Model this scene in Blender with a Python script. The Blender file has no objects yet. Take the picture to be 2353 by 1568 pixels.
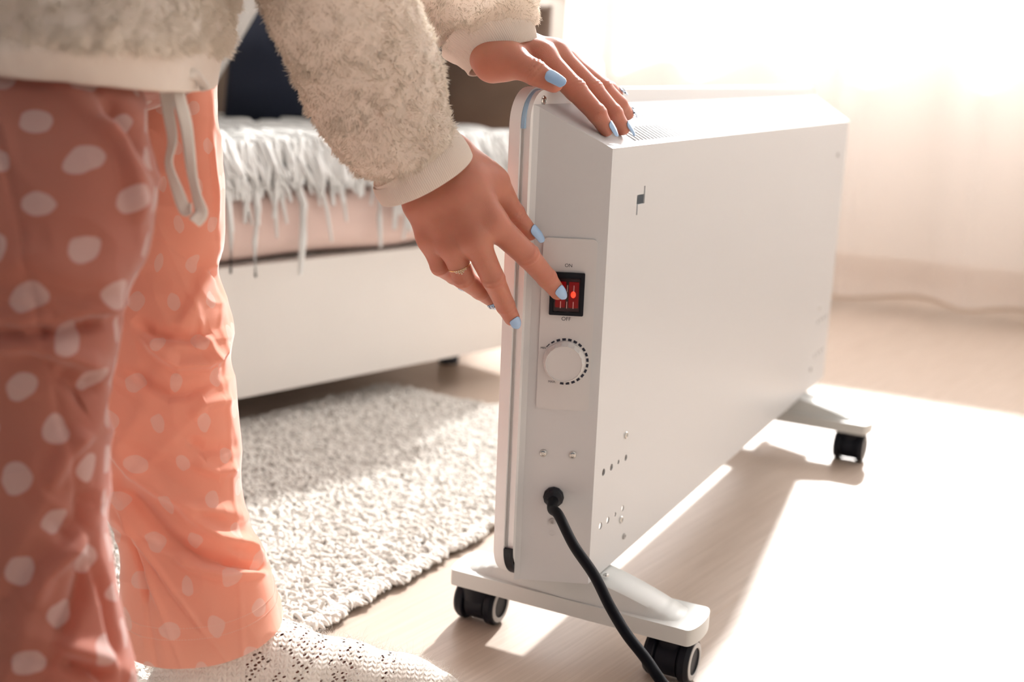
import bpy, bmesh, math, random
import numpy as np
from mathutils import Vector, Matrix
rng = np.random.default_rng(7); random.seed(7)
C = bpy.context.scene.collection
SC = bpy.context.scene
# ------------------------------------------------------------------ camera
IW, IH, FPX = 2353.0, 1568.0, 2757.6
CAM = np.array([0.3867, -0.9185, 0.5379])
CR = np.array([[0.8844592433, 0.4650479915, 0.0382388871],
               [-0.1392766096, 0.1848931494, 0.9728394263],
               [-0.4453469130, 0.8657626054, -0.2283007625]])
cam = bpy.data.cameras.new('camera'); camo = bpy.data.objects.new('camera', cam); C.objects.link(camo)
cam.sensor_width = 36.0; cam.lens = FPX / IW * 36.0; cam.clip_start = 0.02; cam.clip_end = 60
camo.matrix_world = Matrix(((CR[0][0], CR[1][0], -CR[2][0], CAM[0]), (CR[0][1], CR[1][1], -CR[2][1], CAM[1]),
                            (CR[0][2], CR[1][2], -CR[2][2], CAM[2]), (0, 0, 0, 1)))
cam.dof.use_dof = True; cam.dof.focus_distance = 0.985; cam.dof.aperture_fstop = 4.0
SC.camera = camo
# ------------------------------------------------------------------ world, sun, exposure
SC.view_settings.view_transform = 'Standard'; SC.view_settings.look = 'None'
SC.view_settings.gamma = 1.0; SC.view_settings.exposure = -0.12
w = bpy.data.worlds.new('sky'); SC.world = w; w.use_nodes = True
nt = w.node_tree; bg = nt.nodes['Background']
tc = nt.nodes.new('ShaderNodeTexCoord'); sx = nt.nodes.new('ShaderNodeSeparateXYZ')
mr = nt.nodes.new('ShaderNodeMapRange'); mr.inputs[1].default_value = -0.55; mr.inputs[2].default_value = 0.75
cr = nt.nodes.new('ShaderNodeMixRGB')
cr.inputs[1].default_value = (0.27, 0.29, 0.32, 1); cr.inputs[2].default_value = (8.2, 8.3, 8.5, 1)
nt.links.new(tc.outputs['Generated'], sx.inputs[0]); nt.links.new(sx.outputs['Y'], mr.inputs[0])
nt.links.new(mr.outputs[0], cr.inputs[0]); nt.links.new(cr.outputs[0], bg.inputs[0]); bg.inputs[1].default_value = 0.72
sun = bpy.data.lights.new('sun', 'SUN'); sun.energy = 30; sun.angle = math.radians(2.5); sun.color = (1.0, 0.985, 0.97)
suno = bpy.data.objects.new('sun', sun); C.objects.link(suno)
SUN = Vector((-0.21, 1.50, 0.98)).normalized()
suno.rotation_euler = SUN.to_track_quat('Z', 'Y').to_euler(); suno.location = (-0.8, 3, 3)
SC.cycles.max_bounces = 8; SC.cycles.transparent_max_bounces = 16

# ------------------------------------------------------------------ helpers
def ray(u, v):
    return CR.T @ np.array([(u - IW / 2) / FPX, (IH / 2 - v) / FPX, 1.0])
def P(u, v, t):
    return CAM + ray(u, v) * t
def projv(V):
    q = (np.asarray(V, float) - CAM) @ CR.T
    return IW / 2 + FPX * q[..., 0] / q[..., 2], IH / 2 - FPX * q[..., 1] / q[..., 2]
def mesh_obj(name, V, F, mat=None, parent=None, smooth=True, uv=None):
    me = bpy.data.meshes.new(name); V = np.asarray(V, np.float32).reshape(-1, 3)
    if isinstance(F, np.ndarray):
        n = F.shape[1]
        me.vertices.add(len(V)); me.vertices.foreach_set('co', V.ravel())
        me.loops.add(F.size); me.loops.foreach_set('vertex_index', F.astype(np.int32).ravel())
        me.polygons.add(len(F)); me.polygons.foreach_set('loop_start', np.arange(0, F.size, n, dtype=np.int32))
        me.polygons.foreach_set('loop_total', np.full(len(F), n, np.int32))
        me.update(calc_edges=True); me.validate()
    else:
        me.from_pydata(V.tolist(), [], F); me.update()
    if uv is not None:
        ul = me.uv_layers.new(name='UVMap'); li = np.zeros(len(me.loops), np.int32); me.loops.foreach_get('vertex_index', li)
        ul.data.foreach_set('uv', np.asarray(uv, np.float32).reshape(-1, 2)[li].ravel())
    if smooth: me.polygons.foreach_set('use_smooth', np.ones(len(me.polygons), bool))
    if mat: me.materials.append(mat)
    o = bpy.data.objects.new(name, me); C.objects.link(o)
    if parent is not None: o.parent = parent
    return o
def bm_obj(name, bm, mat=None, parent=None, smooth=False, auto=None):
    me = bpy.data.meshes.new(name); bmesh.ops.recalc_face_normals(bm, faces=bm.faces[:]); bm.to_mesh(me); bm.free()
    if smooth or auto: me.polygons.foreach_set('use_smooth', np.ones(len(me.polygons), bool))
    if auto: me.set_sharp_from_angle(angle=math.radians(auto))
    if mat: me.materials.append(mat)
    o = bpy.data.objects.new(name, me); C.objects.link(o)
    if parent is not None: o.parent = parent
    return o
def tag(o, label=None, cat=None, group=None, kind=None):
    for k, v in (('label', label), ('category', cat), ('group', group), ('kind', kind)):
        if v: o[k] = v
    return o
def thing(name, label, cat, group=None):
    o = bpy.data.objects.new(name, None); C.objects.link(o); o.empty_display_size = .05
    return tag(o, label, cat, group)
def struct(o): o['kind'] = 'structure'; return o
def box(bm, lo, hi, M=None):
    vs = [bm.verts.new((x, y, z)) for x in (lo[0], hi[0]) for y in (lo[1], hi[1]) for z in (lo[2], hi[2])]
    if M is not None:
        for v in vs: v.co = M @ v.co
    fs = [bm.faces.new([vs[i] for i in f]) for f in ((0, 1, 3, 2), (4, 6, 7, 5), (0, 4, 5, 1), (2, 3, 7, 6), (0, 2, 6, 4), (1, 5, 7, 3))]
    return vs, fs
def bevel(bm, w_, seg=2, ang=30):
    es = [e for e in bm.edges if len(e.link_faces) == 2 and e.calc_face_angle(0) > math.radians(ang)]
    bmesh.ops.bevel(bm, geom=es, offset=w_, segments=seg, profile=.5, affect='EDGES', clamp_overlap=True)
def prism(bm, pts, z0, z1, M=None):
    a = [bm.verts.new((x, y, z0)) for x, y in pts]; b = [bm.verts.new((x, y, z1)) for x, y in pts]
    if M is not None:
        for v in a + b: v.co = M @ v.co
    n = len(pts); bm.faces.new(a[::-1]); bm.faces.new(b)
    for i in range(n): bm.faces.new((a[i], a[(i + 1) % n], b[(i + 1) % n], b[i]))
def rrect(x0, y0, x1, y1, r, n=8):
    out = []
    for cx, cy, a0 in ((x1 - r, y1 - r, 0), (x0 + r, y1 - r, 90), (x0 + r, y0 + r, 180), (x1 - r, y0 + r, 270)):
        for i in range(n + 1):
            a = math.radians(a0 + 90 * i / n); out.append((cx + r * math.cos(a), cy + r * math.sin(a)))
    return out
def lathe(bm, prof, n=48, M=None):
    rings = []
    for r, z in prof:
        rings.append([bm.verts.new((r * math.cos(2 * math.pi * k / n), r * math.sin(2 * math.pi * k / n), z)) for k in range(n)] if r > 1e-6 else [bm.verts.new((0, 0, z))])
    if M is not None:
        for ring in rings:
            for v in ring: v.co = M @ v.co
    for a, b in zip(rings, rings[1:]):
        for k in range(n):
            k2 = (k + 1) % n
            if len(a) == 1 and len(b) == 1: continue
            if len(a) == 1: bm.faces.new((a[0], b[k], b[k2]))
            elif len(b) == 1: bm.faces.new((a[k], b[0], a[k2]))
            else: bm.faces.new((a[k], b[k], b[k2], a[k2]))
def catmull(pts, n):
    pts = np.asarray(pts, float); m = len(pts); out = []
    for u in np.linspace(0, m - 1 - 1e-9, n):
        i = int(u); f = u - i
        p0, p1, p2, p3 = pts[max(i - 1, 0)], pts[i], pts[i + 1], pts[min(i + 2, m - 1)]
        out.append(.5 * ((2 * p1) + (-p0 + p2) * f + (2 * p0 - 5 * p1 + 4 * p2 - p3) * f * f + (-p0 + 3 * p1 - 3 * p2 + p3) * f ** 3))
    return np.array(out)
def frames(path, up=(0, 0, 1)):
    T = np.gradient(path, axis=0); T /= np.linalg.norm(T, axis=1)[:, None] + 1e-12
    A = np.cross(np.asarray(up, float), T); bad = np.linalg.norm(A, axis=1) < 1e-3
    A[bad] = np.cross([0, 1.0, 0], T[bad]); A /= np.linalg.norm(A, axis=1)[:, None]
    B = np.cross(T, A); return T, A, B
def gridfaces(nr, nc, closed=True, off=0):
    r = np.arange(nr - 1)[:, None]; c = np.arange(nc if closed else nc - 1)[None, :]; c2 = (c + 1) % nc
    return np.stack([r * nc + c, r * nc + c2, (r + 1) * nc + c2, (r + 1) * nc + c], -1).reshape(-1, 4) + off
def tube(path, rad, n=16, up=(0, 0, 1)):
    path = np.asarray(path, float); rad = np.broadcast_to(np.asarray(rad, float), (len(path),))
    T, A, B = frames(path, up); th = np.linspace(0, 2 * np.pi, n, endpoint=False)
    V = path[:, None] + rad[:, None, None] * (np.cos(th)[None, :, None] * A[:, None] + np.sin(th)[None, :, None] * B[:, None])
    return V.reshape(-1, 3), gridfaces(len(path), n)
def vnoise(X, seed=0):
    X = np.asarray(X, float); i = np.floor(X).astype(np.int64); f = X - i; f = f * f * (3 - 2 * f); out = 0
    for dx in (0, 1):
        for dy in (0, 1):
            for dz in (0, 1):
                h = (i[..., 0] + dx) * 374761393 + (i[..., 1] + dy) * 668265263 + (i[..., 2] + dz) * 2147483647 + seed * 1274126177
                h = (h ^ (h >> 13)) * 1274126177; h = (h ^ (h >> 16)) & 0xffff
                wgt = (f[..., 0] if dx else 1 - f[..., 0]) * (f[..., 1] if dy else 1 - f[..., 1]) * (f[..., 2] if dz else 1 - f[..., 2])
                out = out + wgt * (h / 65535.0 * 2 - 1)
    return out
def gnormals(V, closed=True):
    du = np.gradient(V, axis=0)
    dv = (np.roll(V, -1, 1) - np.roll(V, 1, 1)) if closed else np.gradient(V, axis=1)
    N = np.cross(dv, du); N /= np.linalg.norm(N, axis=2)[..., None] + 1e-12
    return N

# ------------------------------------------------------------------ materials
def mat(name, col, rough=.5, metal=0, spec=.5, coat=0, emis=None, estr=0, sss=0, sssr=None, sheen=0, trans=0, bump=None, vary=None, alpha=None, ior=None, translucent=None):
    m = bpy.data.materials.new(name); m.use_nodes = True; t = m.node_tree; b = t.nodes['Principled BSDF']
    b.inputs['Base Color'].default_value = (*col, 1); b.inputs['Roughness'].default_value = rough; b.inputs['Metallic'].default_value = metal
    b.inputs['Specular IOR Level'].default_value = spec; b.inputs['Coat Weight'].default_value = coat
    if emis: b.inputs['Emission Color'].default_value = (*emis, 1); b.inputs['Emission Strength'].default_value = estr
    if sss:
        b.inputs['Subsurface Weight'].default_value = sss; b.inputs['Subsurface Radius'].default_value = sssr or (1, .35, .2); b.inputs['Subsurface Scale'].default_value = .006
    if sheen: b.inputs['Sheen Weight'].default_value = sheen
    if trans: b.inputs['Transmission Weight'].default_value = trans
    if ior: b.inputs['IOR'].default_value = ior
    tcn = None
    def coord(kind='Object'):
        return t.nodes.new('ShaderNodeTexCoord').outputs[kind]
    if vary:  # (scale, amount, kind)
        n = t.nodes.new('ShaderNodeTexNoise'); n.inputs['Scale'].default_value = vary[0]; n.inputs['Detail'].default_value = 4
        t.links.new(coord(), n.inputs['Vector'])
        mx = t.nodes.new('ShaderNodeMixRGB'); a = vary[1]
        mx.inputs[1].default_value = (*[c * (1 - a) for c in col], 1); mx.inputs[2].default_value = (*[min(1, c * (1 + a)) for c in col], 1)
        t.links.new(n.outputs['Fac'], mx.inputs[0]); t.links.new(mx.outputs[0], b.inputs['Base Color'])
    if bump:  # (scale, strength, distance)
        n = t.nodes.new('ShaderNodeTexNoise'); n.inputs['Scale'].default_value = bump[0]; n.inputs['Detail'].default_value = 5
        t.links.new(coord(), n.inputs['Vector']); bp = t.nodes.new('ShaderNodeBump'); bp.inputs['Strength'].default_value = bump[1]; bp.inputs['Distance'].default_value = bump[2]
        t.links.new(n.outputs['Fac'], bp.inputs['Height']); t.links.new(bp.outputs[0], b.inputs['Normal'])
    if translucent:  # (weight, colour)
        tr = t.nodes.new('ShaderNodeBsdfTranslucent'); tr.inputs[0].default_value = (*translucent[1], 1)
        ms = t.nodes.new('ShaderNodeMixShader'); ms.inputs[0].default_value = translucent[0]
        t.links.new(b.outputs[0], ms.inputs[1]); t.links.new(tr.outputs[0], ms.inputs[2]); t.links.new(ms.outputs[0], t.nodes['Material Output'].inputs[0])
    return m
M_enamel = mat('white_enamel', (.60, .608, .615), .32, spec=.5, bump=(900, .03, .0003))
M_panel = mat('white_plastic', (.80, .80, .80), .3)
M_plate = mat('control_plate_plastic', (.62, .615, .61), .32)
M_foot = mat('foot_plastic', (.60, .61, .59), .33)
M_black = mat('black_plastic', (.004, .005, .010), .45, spec=.25)
M_rubber = mat('black_rubber', (.001, .0016, .004), .5, spec=.15)
M_chrome = mat('steel_screw', (.62, .62, .60), .22, metal=1)
M_ink = mat('navy_ink', (.008, .011, .03), .6)
M_dark = mat('dark_inside', (.03, .035, .045), .7)
M_grilleback = mat('heating_element', (.16, .17, .17), .5, metal=.3)
M_film = mat('blue_film', (.33, .50, .68), .25)
M_ring = mat('grey_ring', (.45, .44, .43), .35)
M_glow = mat('red_lamp', (.35, .01, .01), .3, emis=(1, .035, .012), estr=2.4)
M_redlens = mat('red_lens', (.10, .003, .004), .2, spec=.3, emis=(1, .004, .01), estr=.11)
M_clear = mat('clear_rocker_cover', (.95, .9, .9), .04, trans=1, ior=1.12)
M_mark = mat('rocker_mark', (.62, .35, .33), .4)
M_gold = mat('gold_ring', (.80, .60, .30), .25, metal=1)
M_crystal = mat('crystal', (.75, .75, .78), .1, metal=.6)
M_glitter = mat('dark_glitter', (.02, .035, .06), .2, metal=.3)
M_nail = mat('pale_blue_polish', (.30, .47, .72), .16, coat=.6)
# ------------------------------------------------------------------ room
def floor_mat():
    m = bpy.data.materials.new('oak_laminate'); m.use_nodes = True; t = m.node_tree; b = t.nodes['Principled BSDF']; L = t.links.new
    g = t.nodes.new('ShaderNodeTexCoord'); mp = t.nodes.new('ShaderNodeMapping'); mp.inputs['Rotation'].default_value = (0, 0, math.radians(-80)); mp.inputs['Location'].default_value = (.105, .035, 0)
    L(g.outputs['Object'], mp.inputs[0])
    br = t.nodes.new('ShaderNodeTexBrick'); br.offset = .37; br.inputs['Scale'].default_value = 1; br.inputs['Brick Width'].default_value = 1.2; br.inputs['Row Height'].default_value = .19
    br.inputs['Mortar Size'].default_value = .0007; br.inputs['Mortar Smooth'].default_value = .3
    br.inputs['Color1'].default_value = (.51, .42, .35, 1); br.inputs['Color2'].default_value = (.55, .455, .385, 1); br.inputs['Mortar'].default_value = (.50, .39, .30, 1)
    L(mp.outputs[0], br.inputs['Vector'])
    m2 = t.nodes.new('ShaderNodeMapping'); m2.inputs['Scale'].default_value = (3, 110, 1); L(mp.outputs[0], m2.inputs[0])
    n = t.nodes.new('ShaderNodeTexNoise'); n.inputs['Scale'].default_value = 2.2; n.inputs['Detail'].default_value = 6; n.inputs['Roughness'].default_value = .65; L(m2.outputs[0], n.inputs['Vector'])
    rp = t.nodes.new('ShaderNodeValToRGB'); rp.color_ramp.elements[0].position = .3; rp.color_ramp.elements[0].color = (.84, .80, .76, 1); rp.color_ramp.elements[1].position = .7; rp.color_ramp.elements[1].color = (1.08, 1.07, 1.06, 1)
    L(n.outputs['Fac'], rp.inputs[0]); mx = t.nodes.new('ShaderNodeMixRGB'); mx.blend_type = 'MULTIPLY'; mx.inputs[0].default_value = 1
    L(br.outputs['Color'], mx.inputs[1]); L(rp.outputs[0], mx.inputs[2]); L(mx.outputs[0], b.inputs['Base Color'])
    bp = t.nodes.new('ShaderNodeBump'); bp.inputs['Strength'].default_value = .25; bp.inputs['Distance'].default_value = .0006; L(n.outputs['Fac'], bp.inputs['Height']); L(bp.outputs[0], b.inputs['Normal'])
    b.inputs['Roughness'].default_value = .36; b.inputs['Specular IOR Level'].default_value = .45; b.inputs['Coat Weight'].default_value = .06; b.inputs['Coat Roughness'].default_value = .3
    return m
bm = bmesh.new(); box(bm, (-3.2, -2.45, -.03), (2.6, 2.50, 0)); struct(bm_obj('floor', bm, floor_mat()))
M_wall = mat('cream_wall', (.84, .82, .78), .8, bump=(60, .1, .002))
M_wallr = mat('peach_wall', (.80, .69, .59), .8)
WX0, WX1, WZ0, WZ1 = -1.14, 1.9, .74, 2.78
bm = bmesh.new()
for lo, hi in (((-3.2, 2.37, 0), (-2.7, 2.50, 3.0)), ((-1.22, 2.37, 0), (WX0, 2.50, 3.0)), ((-2.7, 2.37, 0), (-1.22, 2.50, .95)), ((-2.7, 2.37, WZ1), (-1.22, 2.50, 3.0)), ((WX1, 2.37, 0), (2.6, 2.50, 3.0)), ((WX0, 2.37, 0), (WX1, 2.50, WZ0)), ((WX0, 2.37, WZ1), (WX1, 2.50, 3.0))): box(bm, lo, hi)
struct(bm_obj('wall_back', bm, M_wall))
bm = bmesh.new(); box(bm, (-3.3, -2.45, 0), (-3.2, 2.50, 3.0)); struct(bm_obj('wall_left', bm, M_wall))
bm = bmesh.new(); box(bm, (2.6, -2.45, 0), (2.7, 2.50, 3.0)); struct(bm_obj('wall_right', bm, M_wall))
bm = bmesh.new(); box(bm, (-3.3, -2.45, 3.0), (2.7, 2.50, 3.1)); struct(bm_obj('ceiling', bm, mat('white_ceiling', (.82, .82, .81), .9)))
bm = bmesh.new(); box(bm, (-3.2, 2.355, 0), (2.6, 2.37, .06)); struct(bm_obj('baseboard_back', bm, mat('baseboard_wood', (.55, .42, .32), .5)))
M_frame = mat('window_frame_white', (.62, .60, .58), .4)
bm = bmesh.new()
for x in (WX0, -.93, .10, .95, WX1 - .05):
    box(bm, (x, 2.40, WZ0), (x + .05, 2.45, WZ1))
for z in (WZ0, WZ1 - .05): box(bm, (WX0, 2.405, z), (WX1, 2.445, z + .05))
bevel(bm, .004)
wf = struct(bm_obj('window_1', bm, M_frame))
bm = bmesh.new(); box(bm, (WX0 + .02, 2.422, WZ0 + .03), (WX1 - .02, 2.426, WZ1 - .03))
gm = bpy.data.materials.new('window_glass'); gm.use_nodes = True; t = gm.node_tree
gl = t.nodes.new('ShaderNodeBsdfGlossy'); gl.inputs['Roughness'].default_value = .02; tr = t.nodes.new('ShaderNodeBsdfTransparent'); ms = t.nodes.new('ShaderNodeMixShader'); ms.inputs[0].default_value = .06
t.links.new(tr.outputs[0], ms.inputs[1]); t.links.new(gl.outputs[0], ms.inputs[2]); t.links.new(ms.outputs[0], t.nodes['Material Output'].inputs[0])
bm_obj('window_pane', bm, gm, wf)
bm = bmesh.new()
for x in (-2.7, -1.98, -1.27): box(bm, (x, 2.40, .95), (x + .05, 2.45, WZ1))  # unseen second window, added to let sun reach the rug
for z in (.95, WZ1 - .05): box(bm, (-2.7, 2.405, z), (-1.22, 2.445, z + .05))
bevel(bm, .004); wf2 = struct(bm_obj('window_added', bm, M_frame))
bm = bmesh.new(); box(bm, (-2.68, 2.422, .98), (-1.24, 2.426, WZ1 - .03)); bm_obj('window_pane', bm, gm, wf2)
bm = bmesh.new(); box(bm, (WX0 - .04, 2.26, WZ0 - .03), (WX1 + .04, 2.38, WZ0)); bevel(bm, .006); struct(bm_obj('trim_1', bm, M_frame))
# sheer curtains : two gathered panels of voile
def voile(name, alpha, col, tcol):
    m = bpy.data.materials.new(name); m.use_nodes = True; t = m.node_tree; b = t.nodes['Principled BSDF']; L = t.links.new
    b.inputs['Base Color'].default_value = (*col, 1); b.inputs['Roughness'].default_value = .9; b.inputs['Specular IOR Level'].default_value = .1
    tl = t.nodes.new('ShaderNodeBsdfTranslucent'); tl.inputs[0].default_value = (*tcol, 1); m1 = t.nodes.new('ShaderNodeMixShader'); m1.inputs[0].default_value = .55
    L(b.outputs[0], m1.inputs[1]); L(tl.outputs[0], m1.inputs[2])
    tr = t.nodes.new('ShaderNodeBsdfTransparent'); m2 = t.nodes.new('ShaderNodeMixShader'); m2.inputs[0].default_value = alpha
    L(tr.outputs[0], m2.inputs[1]); L(m1.outputs[0], m2.inputs[2]); L(m2.outputs[0], t.nodes['Material Output'].inputs[0]); return m
M_voile = voile('peach_voile', .70, (.96, .89, .84), (.98, .92, .885))
def curtain(name, x0, x1, y0, y1, amp, freq, seed, label, zb=.012, zt=2.66):
    nx, nz = 360, 60; u = np.linspace(0, 1, nx); z = np.linspace(zb, zt, nz)
    U, Z = np.meshgrid(u, z); k = .25 + .75 * (1 - Z / zt) ** .6
    ph = 2 * np.pi * freq * U + 1.5 * vnoise(np.stack([U * freq * .8, Z * .5, U * 0], -1), seed)
    Y = y0 + (y1 - y0) * U + amp * k * np.sin(ph) + .4 * amp * k * vnoise(np.stack([U * freq * 2.3, Z * 1.2, U * 0 + 3], -1), seed)
    X = x0 + (x1 - x0) * U + .3 * amp * np.cos(ph * .7 + Z)
    Zz = Z + .012 * vnoise(np.stack([U * 9, U * 0, U * 0], -1), seed) * (1 - (Z - zb) / (zt - zb)) + 0.008
    V = np.stack([X, Y, Zz], -1)
    r = thing(name, label, 'curtain', 'sheer curtains at the window')
    o = mesh_obj('voile_cloth', V, gridfaces(nz, nx, False), M_voile, r)
    v2, f2 = tube(V[0] + [0, 0, .004], .004, 6); mesh_obj('hem', v2, f2, mat('hem_thread', (.62, .50, .40), .9), r)
    return r
curtain('curtain', -.98, .80, 1.93, 2.00, .050, 8, 3, 'peach sheer curtain falling to the floor right behind the heater')
curtain('curtain', -2.75, -1.20, 1.97, 1.99, .034, 9, 9, 'peach sheer curtain over the added window behind the sofa')  # unseen panel, added to weaken the sun through the added window
rod = thing('curtain_rod', 'slim white rod carrying the sheer curtain over the window', 'curtain rod')
v, f = tube([(-2.85, 1.98, 2.70), (1.2, 1.98, 2.70)], .012, 12); mesh_obj('rod', v, f, M_frame, rod)

# ------------------------------------------------------------------ sofa (own axes: e along the front, m into the depth)
O = Vector((-.693, .341, 0)); e3 = Vector((.29528, .95541, 0)); m3 = Vector((-.95541, .29528, 0))
MS = Matrix(((e3.x, m3.x, 0, O.x), (e3.y, m3.y, 0, O.y), (0, 0, 1, 0), (0, 0, 0, 1)))
M_cream = mat('cream_upholstery', (.78, .745, .70), .8, bump=(700, .1, .001), vary=(8, .04))
M_pink = mat('rosy_upholstery', (.73, .56, .50), .85, bump=(600, .15, .001), vary=(10, .06))
M_taupe = mat('taupe_upholstery', (.17, .115, .08), .85, bump=(600, .15, .001))
sofa = thing('sofa', 'low sofa with cream base and rosy seat behind the woman', 'sofa')
bm = bmesh.new(); box(bm, (-1.2, 0, .06), (.64, .95, .247)); bevel(bm, .012, 3); 
for v in bm.verts: v.co = MS @ v.co
bm_obj('base', bm, M_cream, sofa, auto=40)
def cushion(name, lo, hi, m, parent, puff=.02, n=26, M=MS, seed=1, bev=.03, warp=None):
    bm = bmesh.new(); box(bm, lo, hi); bmesh.ops.subdivide_edges(bm, edges=bm.edges[:], cuts=n, use_grid_fill=True)
    c = (Vector(lo) + Vector(hi)) / 2; h = (Vector(hi) - Vector(lo)) / 2
    for v in bm.verts:
        q = Vector(((v.co.x - c.x) / h.x, (v.co.y - c.y) / h.y, (v.co.z - c.z) / h.z)); r = bev
        inner = Vector([max(-(h[i] - r), min(h[i] - r, v.co[i] - c[i])) for i in range(3)]); d = v.co - c - inner
        if d.length > 1e-9: v.co = c + inner + d.normalized() * min(r, d.length * 1.0) if d.length > r else v.co
        f_ = [(1 - q[i] ** 2) for i in range(3)]
        for i in range(3):
            if abs(q[i]) > .98:
                j, k = (i + 1) % 3, (i + 2) % 3
                v.co[i] += math.copysign(puff * max(0, f_[j]) * max(0, f_[k]), q[i]) * min(1, h[i] * 6)
        nz = vnoise(np.array([v.co.x * 7, v.co.y * 7, v.co.z * 7]), seed) * .006
        v.co.z += nz
        if warp: v.co = warp(v.co)
        v.co = M @ v.co
    return bm_obj(name, bm, m, parent, smooth=True)
cushion('seat_cushion', (-1.16, .004, .25), (.62, .90, .365), M_pink, sofa, .02)
cushion('backrest', (-1.16, .66, .26), (.62, .95, .70), M_taupe, sofa, .02, seed=5)
for a in (-1.1, .54):
    for b_ in (.15, .88):
        bm = bmesh.new(); lathe(bm, [(0, 0), (.018, 0), (.022, .06), (0, .06)], 16, MS @ Matrix.Translation((a, b_, 0))); bm_obj('leg', bm, M_dark, sofa, auto=40)
M_wool = mat('white_wool', (.88, .88, .86), .95, bump=(400, .5, .003), translucent=(.15, (.8, .8, .76)))
M_green = mat('dark_green_wool', (.03, .06, .065), .95)
thr = thing('throw_blanket', 'white chunky throw with fringe and dark green weave on the sofa seat', 'blanket')
nx, ny = 220, 140; X, Y = np.meshgrid(np.linspace(-1.0, .60, nx), np.linspace(-.012, .66, ny))
top = .392 + .012 * vnoise(np.stack([X * 5, Y * 5, X * 0], -1), 4) + .006 * np.abs(np.sin(X * 110 + 2 * vnoise(np.stack([X * 20, Y * 20, X * 0], -1), 8)))
drop = np.clip((.03 - Y) / .042, 0, 1); Z = top - .05 * drop ** 1.5
V = np.stack([X, Y, Z], -1) @ np.array(MS.to_3x3()).T + np.array(O)
mesh_obj('woven_cloth', V, gridfaces(ny, nx, False), M_green, thr)
Vs, Fs, nv = [], [], 0
for i in range(2600):   # loose woolly strands combed towards the front edge
    x = rng.uniform(-1.0, .60); y = abs(rng.normal(0, .18)) if i % 2 else rng.uniform(0, .6); L_ = rng.uniform(.08, .16)
    if i % 6 == 0: y = 0.0; L_ = .05
    s = np.linspace(0, 1, 7); yy = y + .05 - s * (L_ if y > .02 else .075) ; xx = x + s * rng.normal(0, .02) + .006 * np.sin(s * 7 + i)
    zz = .402 + rng.uniform(0, .012) - np.clip(.012 - yy, 0, 1) * rng.uniform(1.0, 1.9) + .004 * np.sin(s * 3.1)
    yy = np.maximum(yy, -.022 - rng.uniform(0, .01)); 
    p_ = np.stack([xx, yy, zz], -1) @ np.array(MS.to_3x3()).T + np.array(O)
    v_, f_ = tube(p_, rng.uniform(.0028, .0055) * np.array([.5, 1, 1, 1.1, 1.1, 1, .6]), 6); Vs.append(v_); Fs.append(f_ + nv); nv += len(v_)
o = mesh_obj('fringe_strands', np.concatenate(Vs), np.concatenate(Fs), M_wool, thr); o['kind'] = 'stuff'
def pillow(name, lab, c, size, rz, tilt, m, seed, roll=0):
    n = 40; u, v_ = np.meshgrid(np.linspace(-1, 1, n), np.linspace(-1, 1, n)); th = (np.clip(1 - u ** 2, 0, 1) * np.clip(1 - v_ ** 2, 0, 1)) ** .42
    pin = 1 - .07 * (u ** 2 * (1 - v_ ** 2)) ; pin2 = 1 - .07 * (v_ ** 2 * (1 - u ** 2))
    w_ = .006 * vnoise(np.stack([u * 3, v_ * 3, u * 0], -1), seed)
    F_ = np.stack([u * size[0] / 2 * pin2, (th * size[2] / 2 + w_ * th), v_ * size[1] / 2 * pin], -1); B_ = F_.copy(); B_[..., 1] *= -1
    V = np.concatenate([F_.reshape(-1, 3), B_.reshape(-1, 3)]); f1 = gridfaces(n, n, False); f2 = gridfaces(n, n, False, n * n)[:, ::-1]
    R = Matrix.Rotation(rz, 3, 'Z') @ Matrix.Rotation(tilt, 3, 'X') @ Matrix.Rotation(roll, 3, 'Y'); V = V @ np.array(R).T + np.array(c)
    o = mesh_obj(name, V, np.concatenate([f1, f2]), m); me = o.data
    b_ = bmesh.new(); b_.from_mesh(me); bmesh.ops.remove_doubles(b_, verts=b_.verts, dist=1e-4); b_.to_mesh(me); b_.free()
    return tag(o, lab, 'pillow', 'pillows along the sofa back')
# ------------------------------------------------------------------ convector heater
ht = thing('convector_heater', 'white electric convector heater on a castor stand with its switch lit red', 'heater')
ZB, ZT, YE, XP = .085, .470, .873, -.060
def topz(x): return ZT - .55 * x
bm = bmesh.new()
plan = [(-.060, -.028), (-.0565, -.024), (0, 0), (0, YE), (-.0565, YE + .024), (-.060, YE + .028)]
lo_ = [bm.verts.new((x, y, ZB)) for x, y in plan]; hi_ = [bm.verts.new((x, y, topz(x))) for x, y in plan]; n = len(plan)
bm.faces.new(lo_[::-1]); bm.faces.new(hi_)
for i in range(n): bm.faces.new((lo_[i], lo_[(i + 1) % n], hi_[(i + 1) % n], hi_[i]))
bevel(bm, .0012, 3, 20)
body = bm_obj('casing', bm, M_enamel, ht, auto=30)
def cutter(bm_):
    me = bpy.data.meshes.new('c'); bmesh.ops.recalc_face_normals(bm_, faces=bm_.faces[:]); bm_.to_mesh(me); bm_.free(); o = bpy.data.objects.new('c', me); C.objects.link(o); return o
cuts = []
bm = bmesh.new(); w_ = .0012   # hollow inside
pin = [(-.058, -.020), (-w_, .0035), (-w_, YE - .0035), (-.058, YE + .020)]
a = [bm.verts.new((x, y, ZB - .01)) for x, y in pin]; b = [bm.verts.new((x, y, topz(x) - w_)) for x, y in pin]
bm.faces.new(a[::-1]); bm.faces.new(b)
for i in range(4): bm.faces.new((a[i], a[(i + 1) % 4], b[(i + 1) % 4], b[i]))
cuts.append(cutter(bm))
bm = bmesh.new()
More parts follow.
